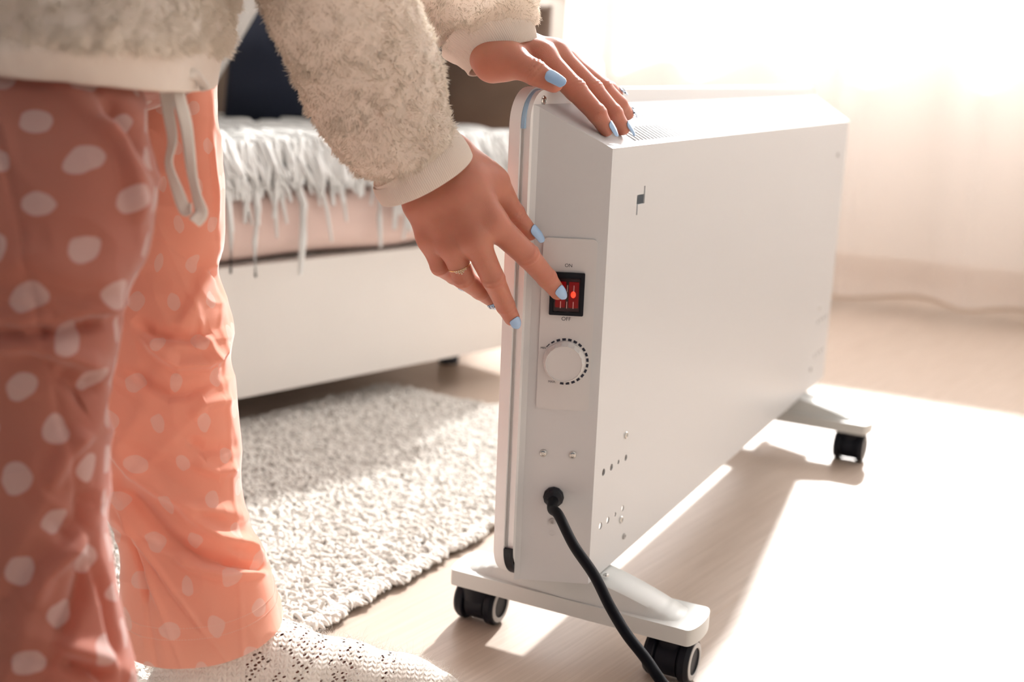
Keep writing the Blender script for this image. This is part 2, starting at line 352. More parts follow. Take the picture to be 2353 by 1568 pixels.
for (y, z, r) in [(.021, .184, .0034), (.039, .1835, .0032), (.055, .184, .0021), (.073, .183, .003), (.021, .133, .0034), (.038, .133, .0032), (.055, .133, .0021), (.073, .133, .0028)] + \
        [(YE - q, z_, r_) for q in (.021, .039, .055, .073) for z_, r_ in ((.184, .003), (.133, .003))]:
    lathe(bm, [(0, -.006), (r, -.006), (r, .006), (0, .006)], 20, Matrix.Translation((0, y, z)) @ Matrix.Rotation(math.pi / 2, 4, 'Y'))
cuts.append(cutter(bm))
for y0_ in (.0,):
    bm = bmesh.new()   # hook slot in the back sheet
    pts = [(.0605, .4095), (.0635, .4095), (.0635, .4185), (.0790, .4185), (.0790, .4340), (.0760, .4340), (.0760, .4270), (.0605, .4270)]
    aa = [bm.verts.new((-.006, y, z)) for y, z in pts]; bb = [bm.verts.new((.006, y, z)) for y, z in pts]
    bm.faces.new(aa); bm.faces.new(bb[::-1])
    for i in range(8): bm.faces.new((aa[i], bb[i], bb[(i + 1) % 8], aa[(i + 1) % 8]))
    cuts.append(cutter(bm))
bm = bmesh.new(); nsl = 88    # outlet slots, two rows
for row in ((-.0525, -.0345), (-.0250, -.0060)):
    for k in range(nsl):
        y = .060 + k * .00865
        box(bm, (row[0], y, -.02), (row[1], y + .0056, .02), Matrix(((1, 0, 0, 0), (.12, 1, 0, .003), (-.55, 0, 1, ZT), (0, 0, 0, 1))))
cuts.append(cutter(bm))
for c_ in cuts:
    md = body.modifiers.new('b', 'BOOLEAN'); md.operation = 'DIFFERENCE'; md.solver = 'EXACT'; md.object = c_
dg = bpy.context.evaluated_depsgraph_get(); me = bpy.data.meshes.new_from_object(body.evaluated_get(dg)); body.modifiers.clear(); body.data = me
me.polygons.foreach_set('use_smooth', np.ones(len(me.polygons), bool)); me.set_sharp_from_angle(angle=math.radians(25))
for c_ in cuts: bpy.data.objects.remove(c_)
# heating element block and inner shelf seen through slots
bm = bmesh.new(); box(bm, (-.048, .05, .20), (-.014, .82, .235))
for k in range(60): box(bm, (-.054, .055 + k * .0128, .195), (-.012, .0575 + k * .0128, .24))
bm_obj('heating_element', bm, M_grilleback, ht)
# front panel: shallow tray with rounded corners
def yz_prism(bm, pts, x0, x1):
    aa = [bm.verts.new((x0, y, z)) for y, z in pts]; bb = [bm.verts.new((x1, y, z)) for y, z in pts]; n = len(pts)
    bm.faces.new(aa[::-1]); bm.faces.new(bb)
    for i in range(n): bm.faces.new((aa[i], aa[(i + 1) % n], bb[(i + 1) % n], bb[i]))
bm = bmesh.new(); yz_prism(bm, rrect(-.036, .085, .930, .5165, .030, 10), -.0775, -.0675); bevel(bm, .0022, 3, 50); bm_obj('front_panel', bm, M_panel, ht, auto=35)
bm = bmesh.new(); yz_prism(bm, rrect(-.0335, .0885, .927, .514, .028, 10), -.0675, -.0655); bm_obj('panel_seal', bm, M_ring, ht, auto=35)
bm = bmesh.new(); yz_prism(bm, rrect(-.0325, .0875, .912, .5145, .024, 10), -.0655, -.0600); bevel(bm, .0015, 3, 50); bm_obj('back_flange', bm, M_panel, ht, auto=35)
bm = bmesh.new()   # strip of blue film in the corner arc, black seal at the bottom corner
def arc_strip(bm, cy, cz, r0, r1, a0, a1, x0, x1, n=14):
    rows = []
    for i in range(n + 1):
        a = math.radians(a0 + (a1 - a0) * i / n); c_, s_ = math.cos(a), math.sin(a)
        rows.append([bm.verts.new((x, cy + r * c_, cz + r * s_)) for x, r in ((x0, r0), (x0, r1), (x1, r1), (x1, r0))])
    for p_, q_ in zip(rows, rows[1:]):
        for k in range(4): bm.faces.new((p_[k], p_[(k + 1) % 4], q_[(k + 1) % 4], q_[k]))
    bm.faces.new(rows[0]); bm.faces.new(rows[-1][::-1])
arc_strip(bm, -.006, .486, .0265, .0293, 95, 185, -.0672, -.0640)
bm_obj('film_strip', bm, M_film, ht, auto=40)['label'] = 'pale blue film strip'
bm = bmesh.new(); arc_strip(bm, -.006, .1155, .0262, .0312, 178, 262, -.0670, -.0600); bm_obj('corner_seal', bm, M_black, ht, auto=40)['label'] = 'black rubber corner seal'
# end plate frame (u along the slanted end, z up, nrm outwards)
EA = Vector((-.058, -.025, 0)); EU = Vector((.9183, .3958, 0)).normalized(); EN = Vector((EU.y, -EU.x, 0))
EA = EA + EN * .0001
ME = Matrix(((EU.x, 0, EN.x, EA.x), (EU.y, 0, EN.y, EA.y), (0, 1, 0, 0), (0, 0, 0, 1)))    # local (u, z, out)
bm = bmesh.new(); prism(bm, rrect(.0098, .2457, .0551, .3945, .0042), 0, .0018, ME); bevel(bm, .0008, 3, 50)
ctl = bm_obj('control_plate', bm, M_plate, ht, auto=35)
def text(s, u, z, size, out, parent):
    cu = bpy.data.curves.new('lettering', 'FONT'); cu.body = s; cu.size = size; cu.align_x = 'CENTER'; cu.align_y = 'CENTER'; cu.extrude = .00004; cu.offset = 0
    o = bpy.data.objects.new('lettering', cu); C.objects.link(o); dg = bpy.context.evaluated_depsgraph_get(); me = bpy.data.meshes.new_from_object(o.evaluated_get(dg)); bpy.data.objects.remove(o)
    for v in me.vertices: v.co = ME @ Vector((u + v.co.x, z + v.co.y, out + v.co.z))
    me.materials.clear(); me.materials.append(M_ink); o = bpy.data.objects.new('lettering', me); C.objects.link(o); o.parent = parent; return o
text('ON', .0319, .3716, .0041, .0019, ctl); text('OFF', .0320, .3258, .0046, .0019, ctl)
text('MIN', .0137, .2996, .0025, .0019, ctl); text('MAX.', .0226, .2702, .0028, .0019, ctl)
bm = bmesh.new(); KC = (.0326, .2886)
for k in range(17):       # scale ticks clockwise from MIN to MAX.
    a = math.radians(138 - k * 14.55); s_ = min(1, .35 + k * .32); h = math.radians(4.6 if k else 5.5); ro, ri = .0205, .0205 - .0021 * s_
    ps = []
    for aa, rr in ((a - h, ro), (a + h, ro), (a + h, ri), (a - h, ri)): ps.append((KC[0] + rr * math.cos(aa), KC[1] + rr * math.sin(aa)))
    prism(bm, ps, .0018, .0019, ME)
bm_obj('dial_scale', bm, M_ink, ctl)
# knob with scalloped rim
bm = bmesh.new(); MK = ME @ Matrix.Translation((KC[0] - .0005, KC[1], .0018)); nk = 192
prof = [(.0178, 0, 0), (.0178, .0022, 0), (.0172, .0030, 0), (.0168, .0034, 0), (.0168, .0078, .9), (.0163, .0090, .9), (.0155, .0095, .2), (.0150, .0089, 0), (.0, .0087, 0)]
rings = []
for r, z, s_ in prof:
    if r == 0: rings.append([bm.verts.new(MK @ Vector((0, 0, z)))]); continue
    rings.append([bm.verts.new(MK @ Vector(((r - s_ * .0011 * abs(math.sin(18 * math.pi * k * 2 / nk / 2 * 1.0)) ** .8) * math.cos(2 * math.pi * k / nk), (r - s_ * .0011 * abs(math.sin(18 * math.pi * k / nk)) ** .8) * math.sin(2 * math.pi * k / nk), z))) for k in range(nk)])
for A_, B_ in zip(rings, rings[1:]):
    for k in range(nk):
        k2 = (k + 1) % nk
        bm.faces.new((A_[k], A_[k2], B_[0])) if len(B_) == 1 else bm.faces.new((A_[k], A_[k2], B_[k2], B_[k]))
lathe(bm, [(.0008, .0086), (.0008, .0090), (0, .0092)], 14, MK @ Matrix.Translation((.005, .0100, 0)))
knob = bm_obj('knob', bm, M_plate, ctl, auto=40)
# rocker switch
sw = None
bm = bmesh.new(); prism(bm, rrect(.0172, .3293, .0462, .3660, .0012), .0016, .0050, ME); bevel(bm, .0006, 2, 50)
sw = bm_obj('switch_bezel', bm, M_black, ctl, auto=35)
bm = bmesh.new(); prism(bm, rrect(.0210, .3330, .0424, .3612, .0006), .0049, .0053, ME); bm_obj('switch_well', bm, mat('dark_red_well', (.03, .004, .006), .3), sw)
bm = bmesh.new()
for u0, u1 in ((.0222, .0308), (.0332, .0416)): prism(bm, rrect(u0, .3365, u1, .3585, .0006), .0053, .0066, ME)
bm_obj('rocker', bm, M_redlens, sw, auto=35)
bm = bmesh.new(); lathe(bm, [(0, 0), (.0016, .0004), (.0021, .0008), (.0016, .0012), (0, .0015)], 20, ME @ Matrix.Translation((.0371, .3480, .0064)) @ Matrix.Diagonal((1, 1.35, 1, 1))); bm_obj('lamp', bm, M_glow, sw, auto=60)
bm = bmesh.new(); prism(bm, rrect(.0206, .3326, .0428, .3616, .0012), .0070, .0074, ME)
for a_, b_, c_, d_ in ((.0206, .3326, .0212, .3616), (.0422, .3326, .0428, .3616), (.0206, .3610, .0428, .3616), (.0206, .3326, .0428, .3332)): prism(bm, [(a_, b_), (c_, b_), (c_, d_), (a_, d_)], .0050, .0070, ME)
bm_obj('clear_cover', bm, M_clear, sw)
bm = bmesh.new()
for u in (.0268, .0320, .0374):
    for z in (.3390, .3530): prism(bm, rrect(u - .0003, z - .0030, u + .0003, z + .0030, .00025, 3), .0074, .0076, ME)
bm_obj('rocker_marks', bm, M_mark, sw)
# screws
def screw(Mx, r=.0033, dark=False, parent=ht):
    bm = bmesh.new(); lathe(bm, [(r, 0), (r, .0006), (r * .82, .0014), (r * .45, .0017), (r * .40, .0009), (0, .0009)], 28, Mx)
    for a in (0, math.pi / 2): box(bm, (-r * .55, -r * .12, .0008), (r * .55, r * .12, .0011), Mx @ Matrix.Rotation(a + .4, 4, 'Z'))
    return bm_obj('screw', bm, M_ring if dark else M_chrome, parent, auto=35)
for u, z, r, d in ((.0177, .2048, .0033, 0), (.0435, .2049, .0033, 0), (.0286, .1425, .0030, 1)): screw(ME @ Matrix.Translation((u, z, 0)), r, d)
MB = Matrix(((0, 0, 1, 0), (1, 0, 0, 0), (0, 1, 0, 0), (0, 0, 0, 1)))
for y, z, r, d in ((.069, .206, .0034, 0), (.070, .123, .0036, 0), (.080, .103, .0030, 1), (.821, .424, .0034, 1), (.800, .206, .0034, 0), (.782, .117, .0034, 1)): screw(MB @ Matrix.Translation((y, z, 0)), r, d)
screw(MB @ Matrix.Translation((-.0105, .5060, -.0600)), .0040)
bm = bmesh.new(); MR = ME @ Matrix.Translation((.0287, .131, 0)); lathe(bm, [(.0022, 0), (.0022, .0002), (.0028, .0002), (.0028, 0)], 28, MR); bm_obj('embossed_ring', bm, M_enamel, ht)
# cable gland
bm = bmesh.new(); MG = ME @ Matrix.Translation((.0287, .1655, 0))
lathe(bm, [(.0092, 0), (.0092, .0030), (.0080, .0045), (.0080, .0062), (.0066, .0080), (.0048, .0110), (.0, .0110)], 12, MG); bm_obj('cable_gland', bm, M_black, ht, auto=25)
G = np.array(MG @ Vector((0, 0, .008)))
path = catmull([G, G + np.array(EN) * .012 + [0, 0, -.004], P(1284, 1185, 1.020), P(1318, 1253, .995), P(1365, 1322, .975), P(1402, 1395, .960), P(1440, 1458, .948), P(1482, 1512, .938), P(1520, 1568, .930), P(1575, 1650, .925), (.13, -.18, .0045), (.20, -.30, .0045), (.34, -.42, .0045), (.6, -.5, .0045)], 160)
v, f = tube(path, .0045, 18); mesh_obj('power_cord', v, f, M_rubber, ht)['label'] = 'black power cord running from the end plate to the floor'
# castor feet
def foot(y0, y1):
    r = None; bm = bmesh.new(); xl, xr = -.144, .091; ym = (y0 + y1) / 2; hw = (y1 - y0) / 2
    pts = [(xl, y0), (xr, y0)] + [(xr + .008 * math.cos(a), ym + hw * math.sin(a)) for a in np.linspace(-1.35, 1.35, 11)] + [(xr, y1), (xl, y1)] + [(xl - .008 * math.cos(a), ym - hw * math.sin(a)) for a in np.linspace(-1.35, 1.35, 11)]
    prism(bm, pts, .0450, .0603); bevel(bm, .0016, 3, 50)
    r = bm_obj('foot', bm, M_foot, ht, auto=35)
    # arched saddle that carries the casing
    xs = np.linspace(-.136, .084, 90); Vt = []; cx = -.028
    for x in xs:
        q = abs(x - cx) / .110; h = .0588 + .027 * max(0, 1 - q ** 1.55)
        for sx_, dq in ((xr - .020, .0016), (xr - .030, .0016), (xl + .020, .0016), (xl + .030, .0016)):
            h -= .0011 * math.exp(-((x - sx_) / .0012) ** 2)
        wy = hw * (.62 + .20 * max(0, 1 - q)); z0 = .0585
        Vt.append([(x, ym - wy - .004, z0), (x, ym - wy, max(z0, h - .0016)), (x, ym - wy + .003, h), (x, ym, h + .0008), (x, ym + wy - .003, h), (x, ym + wy, max(z0, h - .0016)), (x, ym + wy + .004, z0)])
    V = np.array(Vt); mesh_obj('saddle', V, gridfaces(len(xs), 7, False), M_foot, r).data.set_sharp_from_angle(angle=math.radians(40))
    screw(Matrix.Translation((.006, ym - .010, .0845)), .0028, False, r)
    for x in (-.1290, .0715):
        MW = Matrix.Translation((x, ym + (.004 if x < 0 else -.004), .0205)) @ Matrix.Rotation(math.pi / 2, 4, 'Y')
        bm = bmesh.new(); R_ = .0205
        lathe(bm, [(0, -.022), (R_ * .6, -.022), (R_ * .9, -.0212), (R_, -.018), (R_, -.0125), (R_ * .95, -.0115), (R_ * .78, -.0108), (R_ * .78, -.0098), (R_ * .86, -.0094), (R_ * .86, .0094), (R_ * .78, .0098), (R_ * .78, .0108), (R_ * .95, .0115), (R_, .0125), (R_, .018), (R_ * .9, .0212), (R_ * .62, .022), (R_ * .56, .0208), (0, .0208)], 48, MW)
        cs = bm_obj('castor', bm, M_black, r, auto=28)
        bm = bmesh.new(); lathe(bm, [(R_ * .60, .0220), (R_ * .64, .0226), (R_ * .82, .0222), (R_ * .84, .0216)], 48, MW); bm_obj('hub_ring', bm, M_ring, cs, auto=40)
        bm = bmesh.new(); lathe(bm, [(.0, .0185), (.0172, .0185), (.0172, -.004), (0, -.004)], 32, Matrix.Translation((x, ym, .0205)) @ Matrix.Rotation(-math.pi / 2 * 0, 4, 'X') @ Matrix.Translation((0, 0, .010))) ; bm_obj('swivel_housing', bm, M_black, cs, auto=30)
    return r
foot(.009, .064); foot(.736, .791)
# ------------------------------------------------------------------ implicit surfaces
def surface_nets(F, org, h):
    nx, ny, nz = F.shape; S = F < 0
    c = [S[i:nx - 1 + i, j:ny - 1 + j, k:nz - 1 + k] for i in (0, 1) for j in (0, 1) for k in (0, 1)]
    tot = sum(x.astype(np.int8) for x in c); act = (tot > 0) & (tot < 8); idx = np.full(act.shape, -1, np.int64); ii = np.argwhere(act); idx[act] = np.arange(len(ii))
    acc = np.zeros((len(ii), 3)); cnt = np.zeros(len(ii)); corners = [(i, j, k) for i in (0, 1) for j in (0, 1) for k in (0, 1)]
    val = [F[ii[:, 0] + a, ii[:, 1] + b, ii[:, 2] + d] for a, b, d in corners]
    for e0 in range(8):
        for e1 in range(e0 + 1, 8):
            df = np.array(corners[e1]) - np.array(corners[e0])
            if abs(df).sum() != 1: continue
            a, b = val[e0], val[e1]; m = (a < 0) != (b < 0); t = np.where(m, a / np.where(m, a - b, 1), 0)
            acc += np.where(m[:, None], np.array(corners[e0]) + t[:, None] * df, 0); cnt += m
    V = org + h * (ii + acc / cnt[:, None]); Q = []
    for ax in range(3):
        b1, b2 = (ax + 1) % 3, (ax + 2) % 3
        sl0 = [slice(None)] * 3; sl1 = [slice(None)] * 3; sl0[ax] = slice(0, -1); sl1[ax] = slice(1, None)
        A, B = S[tuple(sl0)], S[tuple(sl1)]; X = np.argwhere(A != B); X = X[(X[:, b1] > 0) & (X[:, b2] > 0) & (X[:, b1] < F.shape[b1] - 1) & (X[:, b2] < F.shape[b2] - 1)]
        d1 = np.zeros(3, int); d1[b1] = 1; d2 = np.zeros(3, int); d2[b2] = 1
        q = np.stack([idx[tuple((X - o).T)] for o in (d1 + d2, d2, d1 * 0, d1)], 1); flip = A[tuple(X.T)] 
        q[~flip] = q[~flip][:, ::-1]; Q.append(q)
    Q = np.concatenate(Q); Q = Q[(Q >= 0).all(1)]; return V, Q
def smin(a, b, k):
    h = np.maximum(k - np.abs(a - b), 0) / k; return np.minimum(a, b) - h * h * k * .25
class Field:
    def __init__(s, lo, hi, h):
        s.h = h; s.org = np.array(lo, float); n = np.ceil((np.array(hi) - lo) / h).astype(int) + 1
        g = [s.org[i] + h * np.arange(n[i]) for i in range(3)]; s.X = np.stack(np.meshgrid(*g, indexing='ij'), -1).astype(np.float32)
    def cap(s, a, b, ra, rb, flat=None):
        a = np.asarray(a, np.float32); b = np.asarray(b, np.float32); ab = b - a; q = s.X - a; t = np.clip((q @ ab) / (ab @ ab), 0, 1)
        d = q - t[..., None] * ab
        if flat is not None:   # (unit dir, factor) : stretch across dir to flatten
            w_ = d @ flat[0].astype(np.float32); d = d + w_[..., None] * (flat[1] - 1) * flat[0].astype(np.float32)
        return np.sqrt((d * d).sum(-1)) - (ra + (rb - ra) * t)
    def chain(s, pts, k=.003, flat=None):
        f = None
        for (a, ra), (b, rb) in zip(pts, pts[1:]):
            c = s.cap(a, b, ra, rb, flat); f = c if f is None else smin(f, c, k)
        return f
def unit(v): v = np.asarray(v, float); return v / np.linalg.norm(v)
NAILS = []
def px(r, t): return r * t / FPX      # radius in metres of r picture pixels at distance t
def hand(palm, fingers, lo, hi, h, kp, kf, view):
    """palm: list of capsule chains; fingers: list of 4 joint (point, radius) chains with dorsal vector"""
    F = Field(lo, hi, h); f = None
    for ch in palm:
        c = F.chain(ch, .006); f = c if f is None else smin(f, c, kp)
    res = f
    for fg in fingers:
        c = F.chain(fg['pts'], .002)
        dors = unit(fg['dorsal'])
        for j, n_, amp in fg.get('creases', ()):   # skin creases across the top of the joint
            a = np.array(fg['pts'][j][0]); ax = unit(np.array(fg['pts'][j + 1][0]) - np.array(fg['pts'][j - 1][0])); r = fg['pts'][j][1]
            q = F.X - a.astype(np.float32); s_ = q @ ax.astype(np.float32); dd = q @ dors.astype(np.float32)
            lat = np.cross(ax, dors); l_ = q @ lat.astype(np.float32); near = np.exp(-(np.maximum(np.sqrt((q * q).sum(-1)) - r, 0) / (r * .9)) ** 2)
            m = np.clip(dd / r * 1.3, 0, 1) * np.exp(-(s_ / (r * .62)) ** 2) * near
            c = c + m * (amp * 1.15 * np.abs(np.sin((s_ + .35 * l_ ** 2 / r) * math.pi * n_ / (r * 1.5))) ** .6 * -1 + amp * .25)
        res = np.minimum(res, smin(f, c, fg.get('k', kf)))
    V, Q = surface_nets(res, F.org, F.h); return V, Q
def nail_mesh(tip, ax, dors, L_, W_, r, ext, square=.5, slope=0):
    """curved plate: starts on the finger, runs past the tip by ext"""
    ax = unit(ax); dors = unit(dors - ax * (dors @ ax)); lat = np.cross(ax, dors); nu, nv_ = 22, 15; V = []
    for layer in (0, 1):
        for i in range(nu):
            u = i / (nu - 1)
            wid = W_ / 2 * (math.sqrt(max(0, 1 - (1 - u / .30) ** 2)) ** .8 if u < .30 else 1) * (1 - (.55 - .42 * square) * max(0, (u - .45) / .55) ** 2)
            if i == 0: wid = W_ * .06
            if i == nu - 1: wid *= .86
            for j in range(nv_):
                v_ = j / (nv_ - 1) * 2 - 1; a = v_ * wid / r; s_ = u * L_ - (L_ - ext)
                rr = (r + slope * max(0, -s_ - .4 * r)) * (1.05 if layer == 0 else .97)
                arch = .05 * L_ * math.sin(u * math.pi) - .10 * L_ * max(0, u - .6)
                s_ -= .16 * W_ * (v_ ** 2) * (u > .5) * (u - .5) * 2
                V.append(tip + ax * s_ + lat * rr * math.sin(a) + dors * (rr * math.cos(a) + arch - .0003 * 0))
    V = np.array(V); n = nu * nv_; f1 = gridfaces(nu, nv_, False); f2 = gridfaces(nu, nv_, False, n)[:, ::-1]; side = []
    ring = [j for j in range(nv_)] + [i * nv_ + nv_ - 1 for i in range(1, nu)] + [(nu - 1) * nv_ + j for j in range(nv_ - 2, -1, -1)] + [i * nv_ for i in range(nu - 2, 0, -1)]
    for a, b in zip(ring, ring[1:] + ring[:1]): side.append((a, a + n, b + n, b))
    return V, np.concatenate([f1, f2, np.array(side)])
VIEW = -CR[2]      # towards the camera
FWD = unit([.885, .465, 0]); LEFT = np.array([-.465, .885, 0])

# ---- right hand (pressing the switch)
def J(u, v, t, r): return (P(u, v, t), px(r, t))
rh_f = [
    dict(pts=[J(1128, 508, .946, 34), J(1212, 588, .968, 27.5), J(1256, 639, .989, 23), J(1281, 671, .9965, 18.5)], creases=((1, 3, .0011), (2, 2, .0007))),
    dict(pts=[J(1090, 548, .943, 33), J(1134, 643, .960, 26.5), J(1161, 702, .980, 22), J(1176, 731, .988, 18.5)], creases=((1, 3, .0011), (2, 2, .0007))),
    dict(pts=[J(1038, 563, .950, 30), J(1066, 640, .964, 25), J(1104, 668, .985, 21.5), J(1128, 688, 1.000, 17)], creases=((1, 3, .0010), (2, 2, .0006))),
    dict(pts=[J(988, 545, .958, 28), J(1012, 612, .972, 23), J(1043, 634, .992, 19.5), J(1062, 650, 1.006, 15)], creases=((1, 3, .0009),)),
    dict(pts=[J(1105, 410, .952, 40), J(1140, 420, .962, 31), J(1181, 492, .984, 23.5), J(1217, 534, .992, 19.5)], k=.012, creases=((2, 4, .0012),)),
]
for f_ in rh_f: f_['dorsal'] = VIEW
rh_f[0]['dorsal'] = unit(VIEW + .25 * CR[1] + .30 * CR[0]); rh_f[1]['dorsal'] = unit(VIEW + .1 * CR[0] + .1 * CR[1]); rh_f[4]['dorsal'] = unit(VIEW * .8 + .55 * CR[0] + .3 * CR[1])
WR = [P(985, 368, .936), P(955, 372, .936), P(925, 380, .938), P(905, 400, .942)]
rh_p = [[(P(1030, 345, .938), .0145), (P(1075, 410, .938), .0140), J(1128, 508, .944, 35)],
        [(P(1000, 350, .934), .0135), (P(1045, 440, .933), .0118), J(1090, 548, .942, 33)],
        [(P(965, 370, .936), .0140), (P(998, 455, .938), .0115), J(1038, 563, .950, 31)],
        [(P(940, 395, .942), .0140), (P(962, 470, .946), .0118), J(988, 545, .958, 29)],
        [(P(1035, 360, .956), .0150), (P(1095, 460, .962), .0135), (P(1095, 540, .960), .0105)],
        [(P(960, 390, .956), .0150), (P(1000, 480, .962), .0135), (P(1010, 545, .966), .0105)],
        [(P(860, 190, .900), .0225), (P(925, 300, .922), .0220), (P(985, 372, .944), .0225)],
        [(P(1052, 372, .948), .0165), (P(1108, 408, .956), .0140)]]
allp = np.array([p_[0] for ch in rh_p for p_ in ch] + [p_[0] for f_ in rh_f for p_ in f_['pts']])
BV, BF, bo = [], [], 0
lo, hi = allp.min(0) - .014, allp.max(0) + .014; lo2 = lo.copy(); hi2 = hi.copy()
v_, q_ = hand(rh_p, rh_f, lo2, hi2, .00105, .012, .007, VIEW); BV.append(v_); BF.append(q_ + bo); bo += len(v_)

# ---- left hand (resting on the heater top)
def TP(u, v, off):
    d = ray(u, v); t = (.47 + off - .55 * CAM[0] - CAM[2]) / (d[2] + .55 * d[0]); return t
ti, tm, tr_ = TP(1398, 303, .0052), TP(1436, 303, .0052), TP(1446, 268, .0052)
lh_f = [
    dict(pts=[J(1243, 128, 1.000, 31), J(1322, 207, .997, 25.5), J(1372, 262, .996, 22), J(1393, 296, ti, 18)], creases=((1, 4, .0010), (2, 2, .0006))),
    dict(pts=[J(1273, 122, 1.018, 30), J(1362, 208, 1.022, 24.5), J(1410, 262, 1.022, 21), J(1431, 294, tm, 17.5)], creases=((1, 4, .0010), (2, 2, .0006))),
    dict(pts=[J(1296, 138, 1.040, 27), J(1386, 205, 1.056, 22), J(1424, 240, 1.066, 18.5), J(1441, 262, tr_, 16)], creases=((1, 3, .0008),)),
    dict(pts=[J(1312, 150, 1.060, 23), J(1370, 186, 1.086, 18.5), J(1402, 206, 1.100, 17), J(1417, 216, 1.106, 15)], creases=()),
    dict(pts=[J(1130, 148, .985, 42), J(1180, 142, .978, 35), J(1230, 168, .972, 28.5), J(1272, 190, .969, 23)], k=.010, creases=((2, 4, .0014),)),
]
upv = np.array([0, 0, 1.0])
for f_ in lh_f: f_['dorsal'] = unit(upv * .9 + .35 * CR[0] + .15 * VIEW)
lh_f[4]['dorsal'] = unit(VIEW * 1.0 + .35 * CR[1] - .1 * CR[0])
lh_p = [[(P(1125, 112, 1.005), .0150), (P(1180, 112, 1.002), .0138), J(1243, 128, 1.000, 33)],
        [(P(1135, 100, 1.020), .0150), (P(1205, 108, 1.020), .0130), J(1273, 122, 1.018, 31)],
        [(P(1130, 100, 1.036), .0150), (P(1215, 118, 1.038), .0125), J(1296, 138, 1.040, 27)],
        [(P(1125, 110, 1.050), .0150), (P(1215, 132, 1.056), .0120), J(1312, 150, 1.060, 24)],
        [(P(1130, 135, 1.030), .0150), (P(1215, 150, 1.035), .0120)],
        [(P(1000, -20, .995), .0200), (P(1070, 55, 1.008), .0205), (P(1135, 112, 1.020), .0215)],
        [(P(1120, 130, .998), .0155), (P(1165, 140, .985), .0140)]]
allp = np.array([p_[0] for ch in lh_p for p_ in ch] + [p_[0] for f_ in lh_f for p_ in f_['pts']])
v_, q_ = hand(lh_p, lh_f, allp.min(0) - .016, allp.max(0) + .016, .00105, .012, .0065, VIEW); BV.append(v_); BF.append(q_ + bo); bo += len(v_)

# ---- feet, legs, hips, torso, upper arms (hidden under the clothes)
SOLE = .013
def onray(u, v, z):
    d = ray(u, v); t = (z - CAM[2]) / d[2]; return CAM + d * t
FT = [(P(428, 1605, .945), .030), (P(500, 1500, .930), .0310), (P(625, 1545, .940), .033), (P(790, 1570, .965), .0265), (P(925, 1590, .985), .0225), (P(1012, 1598, .995), .0150)]
leg_far = [(P(498, 1500, .930), .028), (P(425, 1150, .932), .022), (P(400, 780, .940), .023), (P(392, 480, .948), .024), (P(380, 180, .955), .034)]
leg_near = [(P(80, 1900, .715), .024), (P(70, 1450, .705), .028), (P(80, 900, .70), .030), (P(130, 480, .695), .034), (P(110, 140, .76), .022)]
near_foot = [(P(60, 1960, .735), .030), (P(230, 1985, .760), .028), (P(430, 2010, .790), .018)]
hips = [(P(150, 60, .79), .030), (P(330, 60, .89), .036)]
spine = [(P(200, 40, .83), .050), (P(290, -260, .84), .055), (P(500, -620, .84), .060)]
armR = [(P(520, -600, .76), .028), (P(660, -260, .80), .026), (P(860, 190, .900), .022)]
armL = [(P(620, -650, .96), .026), (P(820, -350, .975), .022), (P(1000, -20, .995), .018)]
allb = [FT, leg_far, leg_near, near_foot, hips, spine, armR, armL]
ap = np.array([p_[0] for ch in allb for p_ in ch]); F = Field(ap.min(0) - .12, ap.max(0) + .12, .006); f = None
for ch in allb:
    c = F.chain(ch, .02); f = c if f is None else smin(f, c, .02)
v_, q_ = surface_nets(f, F.org, F.h); BV.append(v_); BF.append(q_ + bo); bo += len(v_)
person = thing('person', 'person in fleecy white sweater and coral dotted trousers bending to touch the white heater', 'person')
def skin_mat():
    m = bpy.data.materials.new('skin'); m.use_nodes = True; t = m.node_tree; b = t.nodes['Principled BSDF']; L = t.links.new
    g = t.nodes.new('ShaderNodeTexCoord'); n = t.nodes.new('ShaderNodeTexNoise'); n.inputs['Scale'].default_value = 55; n.inputs['Detail'].default_value = 3; L(g.outputs['Object'], n.inputs['Vector'])
    mx = t.nodes.new('ShaderNodeMixRGB'); mx.inputs[1].default_value = (.42, .155, .105, 1); mx.inputs[2].default_value = (.52, .225, .155, 1); L(n.outputs['Fac'], mx.inputs[0])
    L(mx.outputs[0], b.inputs['Base Color']); b.inputs['Roughness'].default_value = .46; b.inputs['Specular IOR Level'].default_value = .4
    b.inputs['Subsurface Weight'].default_value = .55; b.inputs['Subsurface Radius'].default_value = (1, .22, .10); b.inputs['Subsurface Scale'].default_value = .008
    v = t.nodes.new('ShaderNodeTexVoronoi'); v.inputs['Scale'].default_value = 1300; L(g.outputs['Object'], v.inputs['Vector'])
    n2 = t.nodes.new('ShaderNodeTexNoise'); n2.inputs['Scale'].default_value = 300; n2.inputs['Detail'].default_value = 5; L(g.outputs['Object'], n2.inputs['Vector'])
    ad = t.nodes.new('ShaderNodeMath'); ad.operation = 'ADD'; L(v.outputs['Distance'], ad.inputs[0]); L(n2.outputs['Fac'], ad.inputs[1])
    bp = t.nodes.new('ShaderNodeBump'); bp.inputs['Strength'].default_value = .16; bp.inputs['Distance'].default_value = .0005; L(ad.outputs[0], bp.inputs['Height']); L(bp.outputs[0], b.inputs['Normal']); return m
M_skin = skin_mat()
bo_ = mesh_obj('body', np.concatenate(BV), np.concatenate(BF), M_skin, person)
md = bo_.modifiers.new('s', 'SMOOTH'); md.factor = .45; md.iterations = 1
dg = bpy.context.evaluated_depsgraph_get(); me = bpy.data.meshes.new_from_object(bo_.evaluated_get(dg)); bo_.modifiers.clear(); bo_.data = me
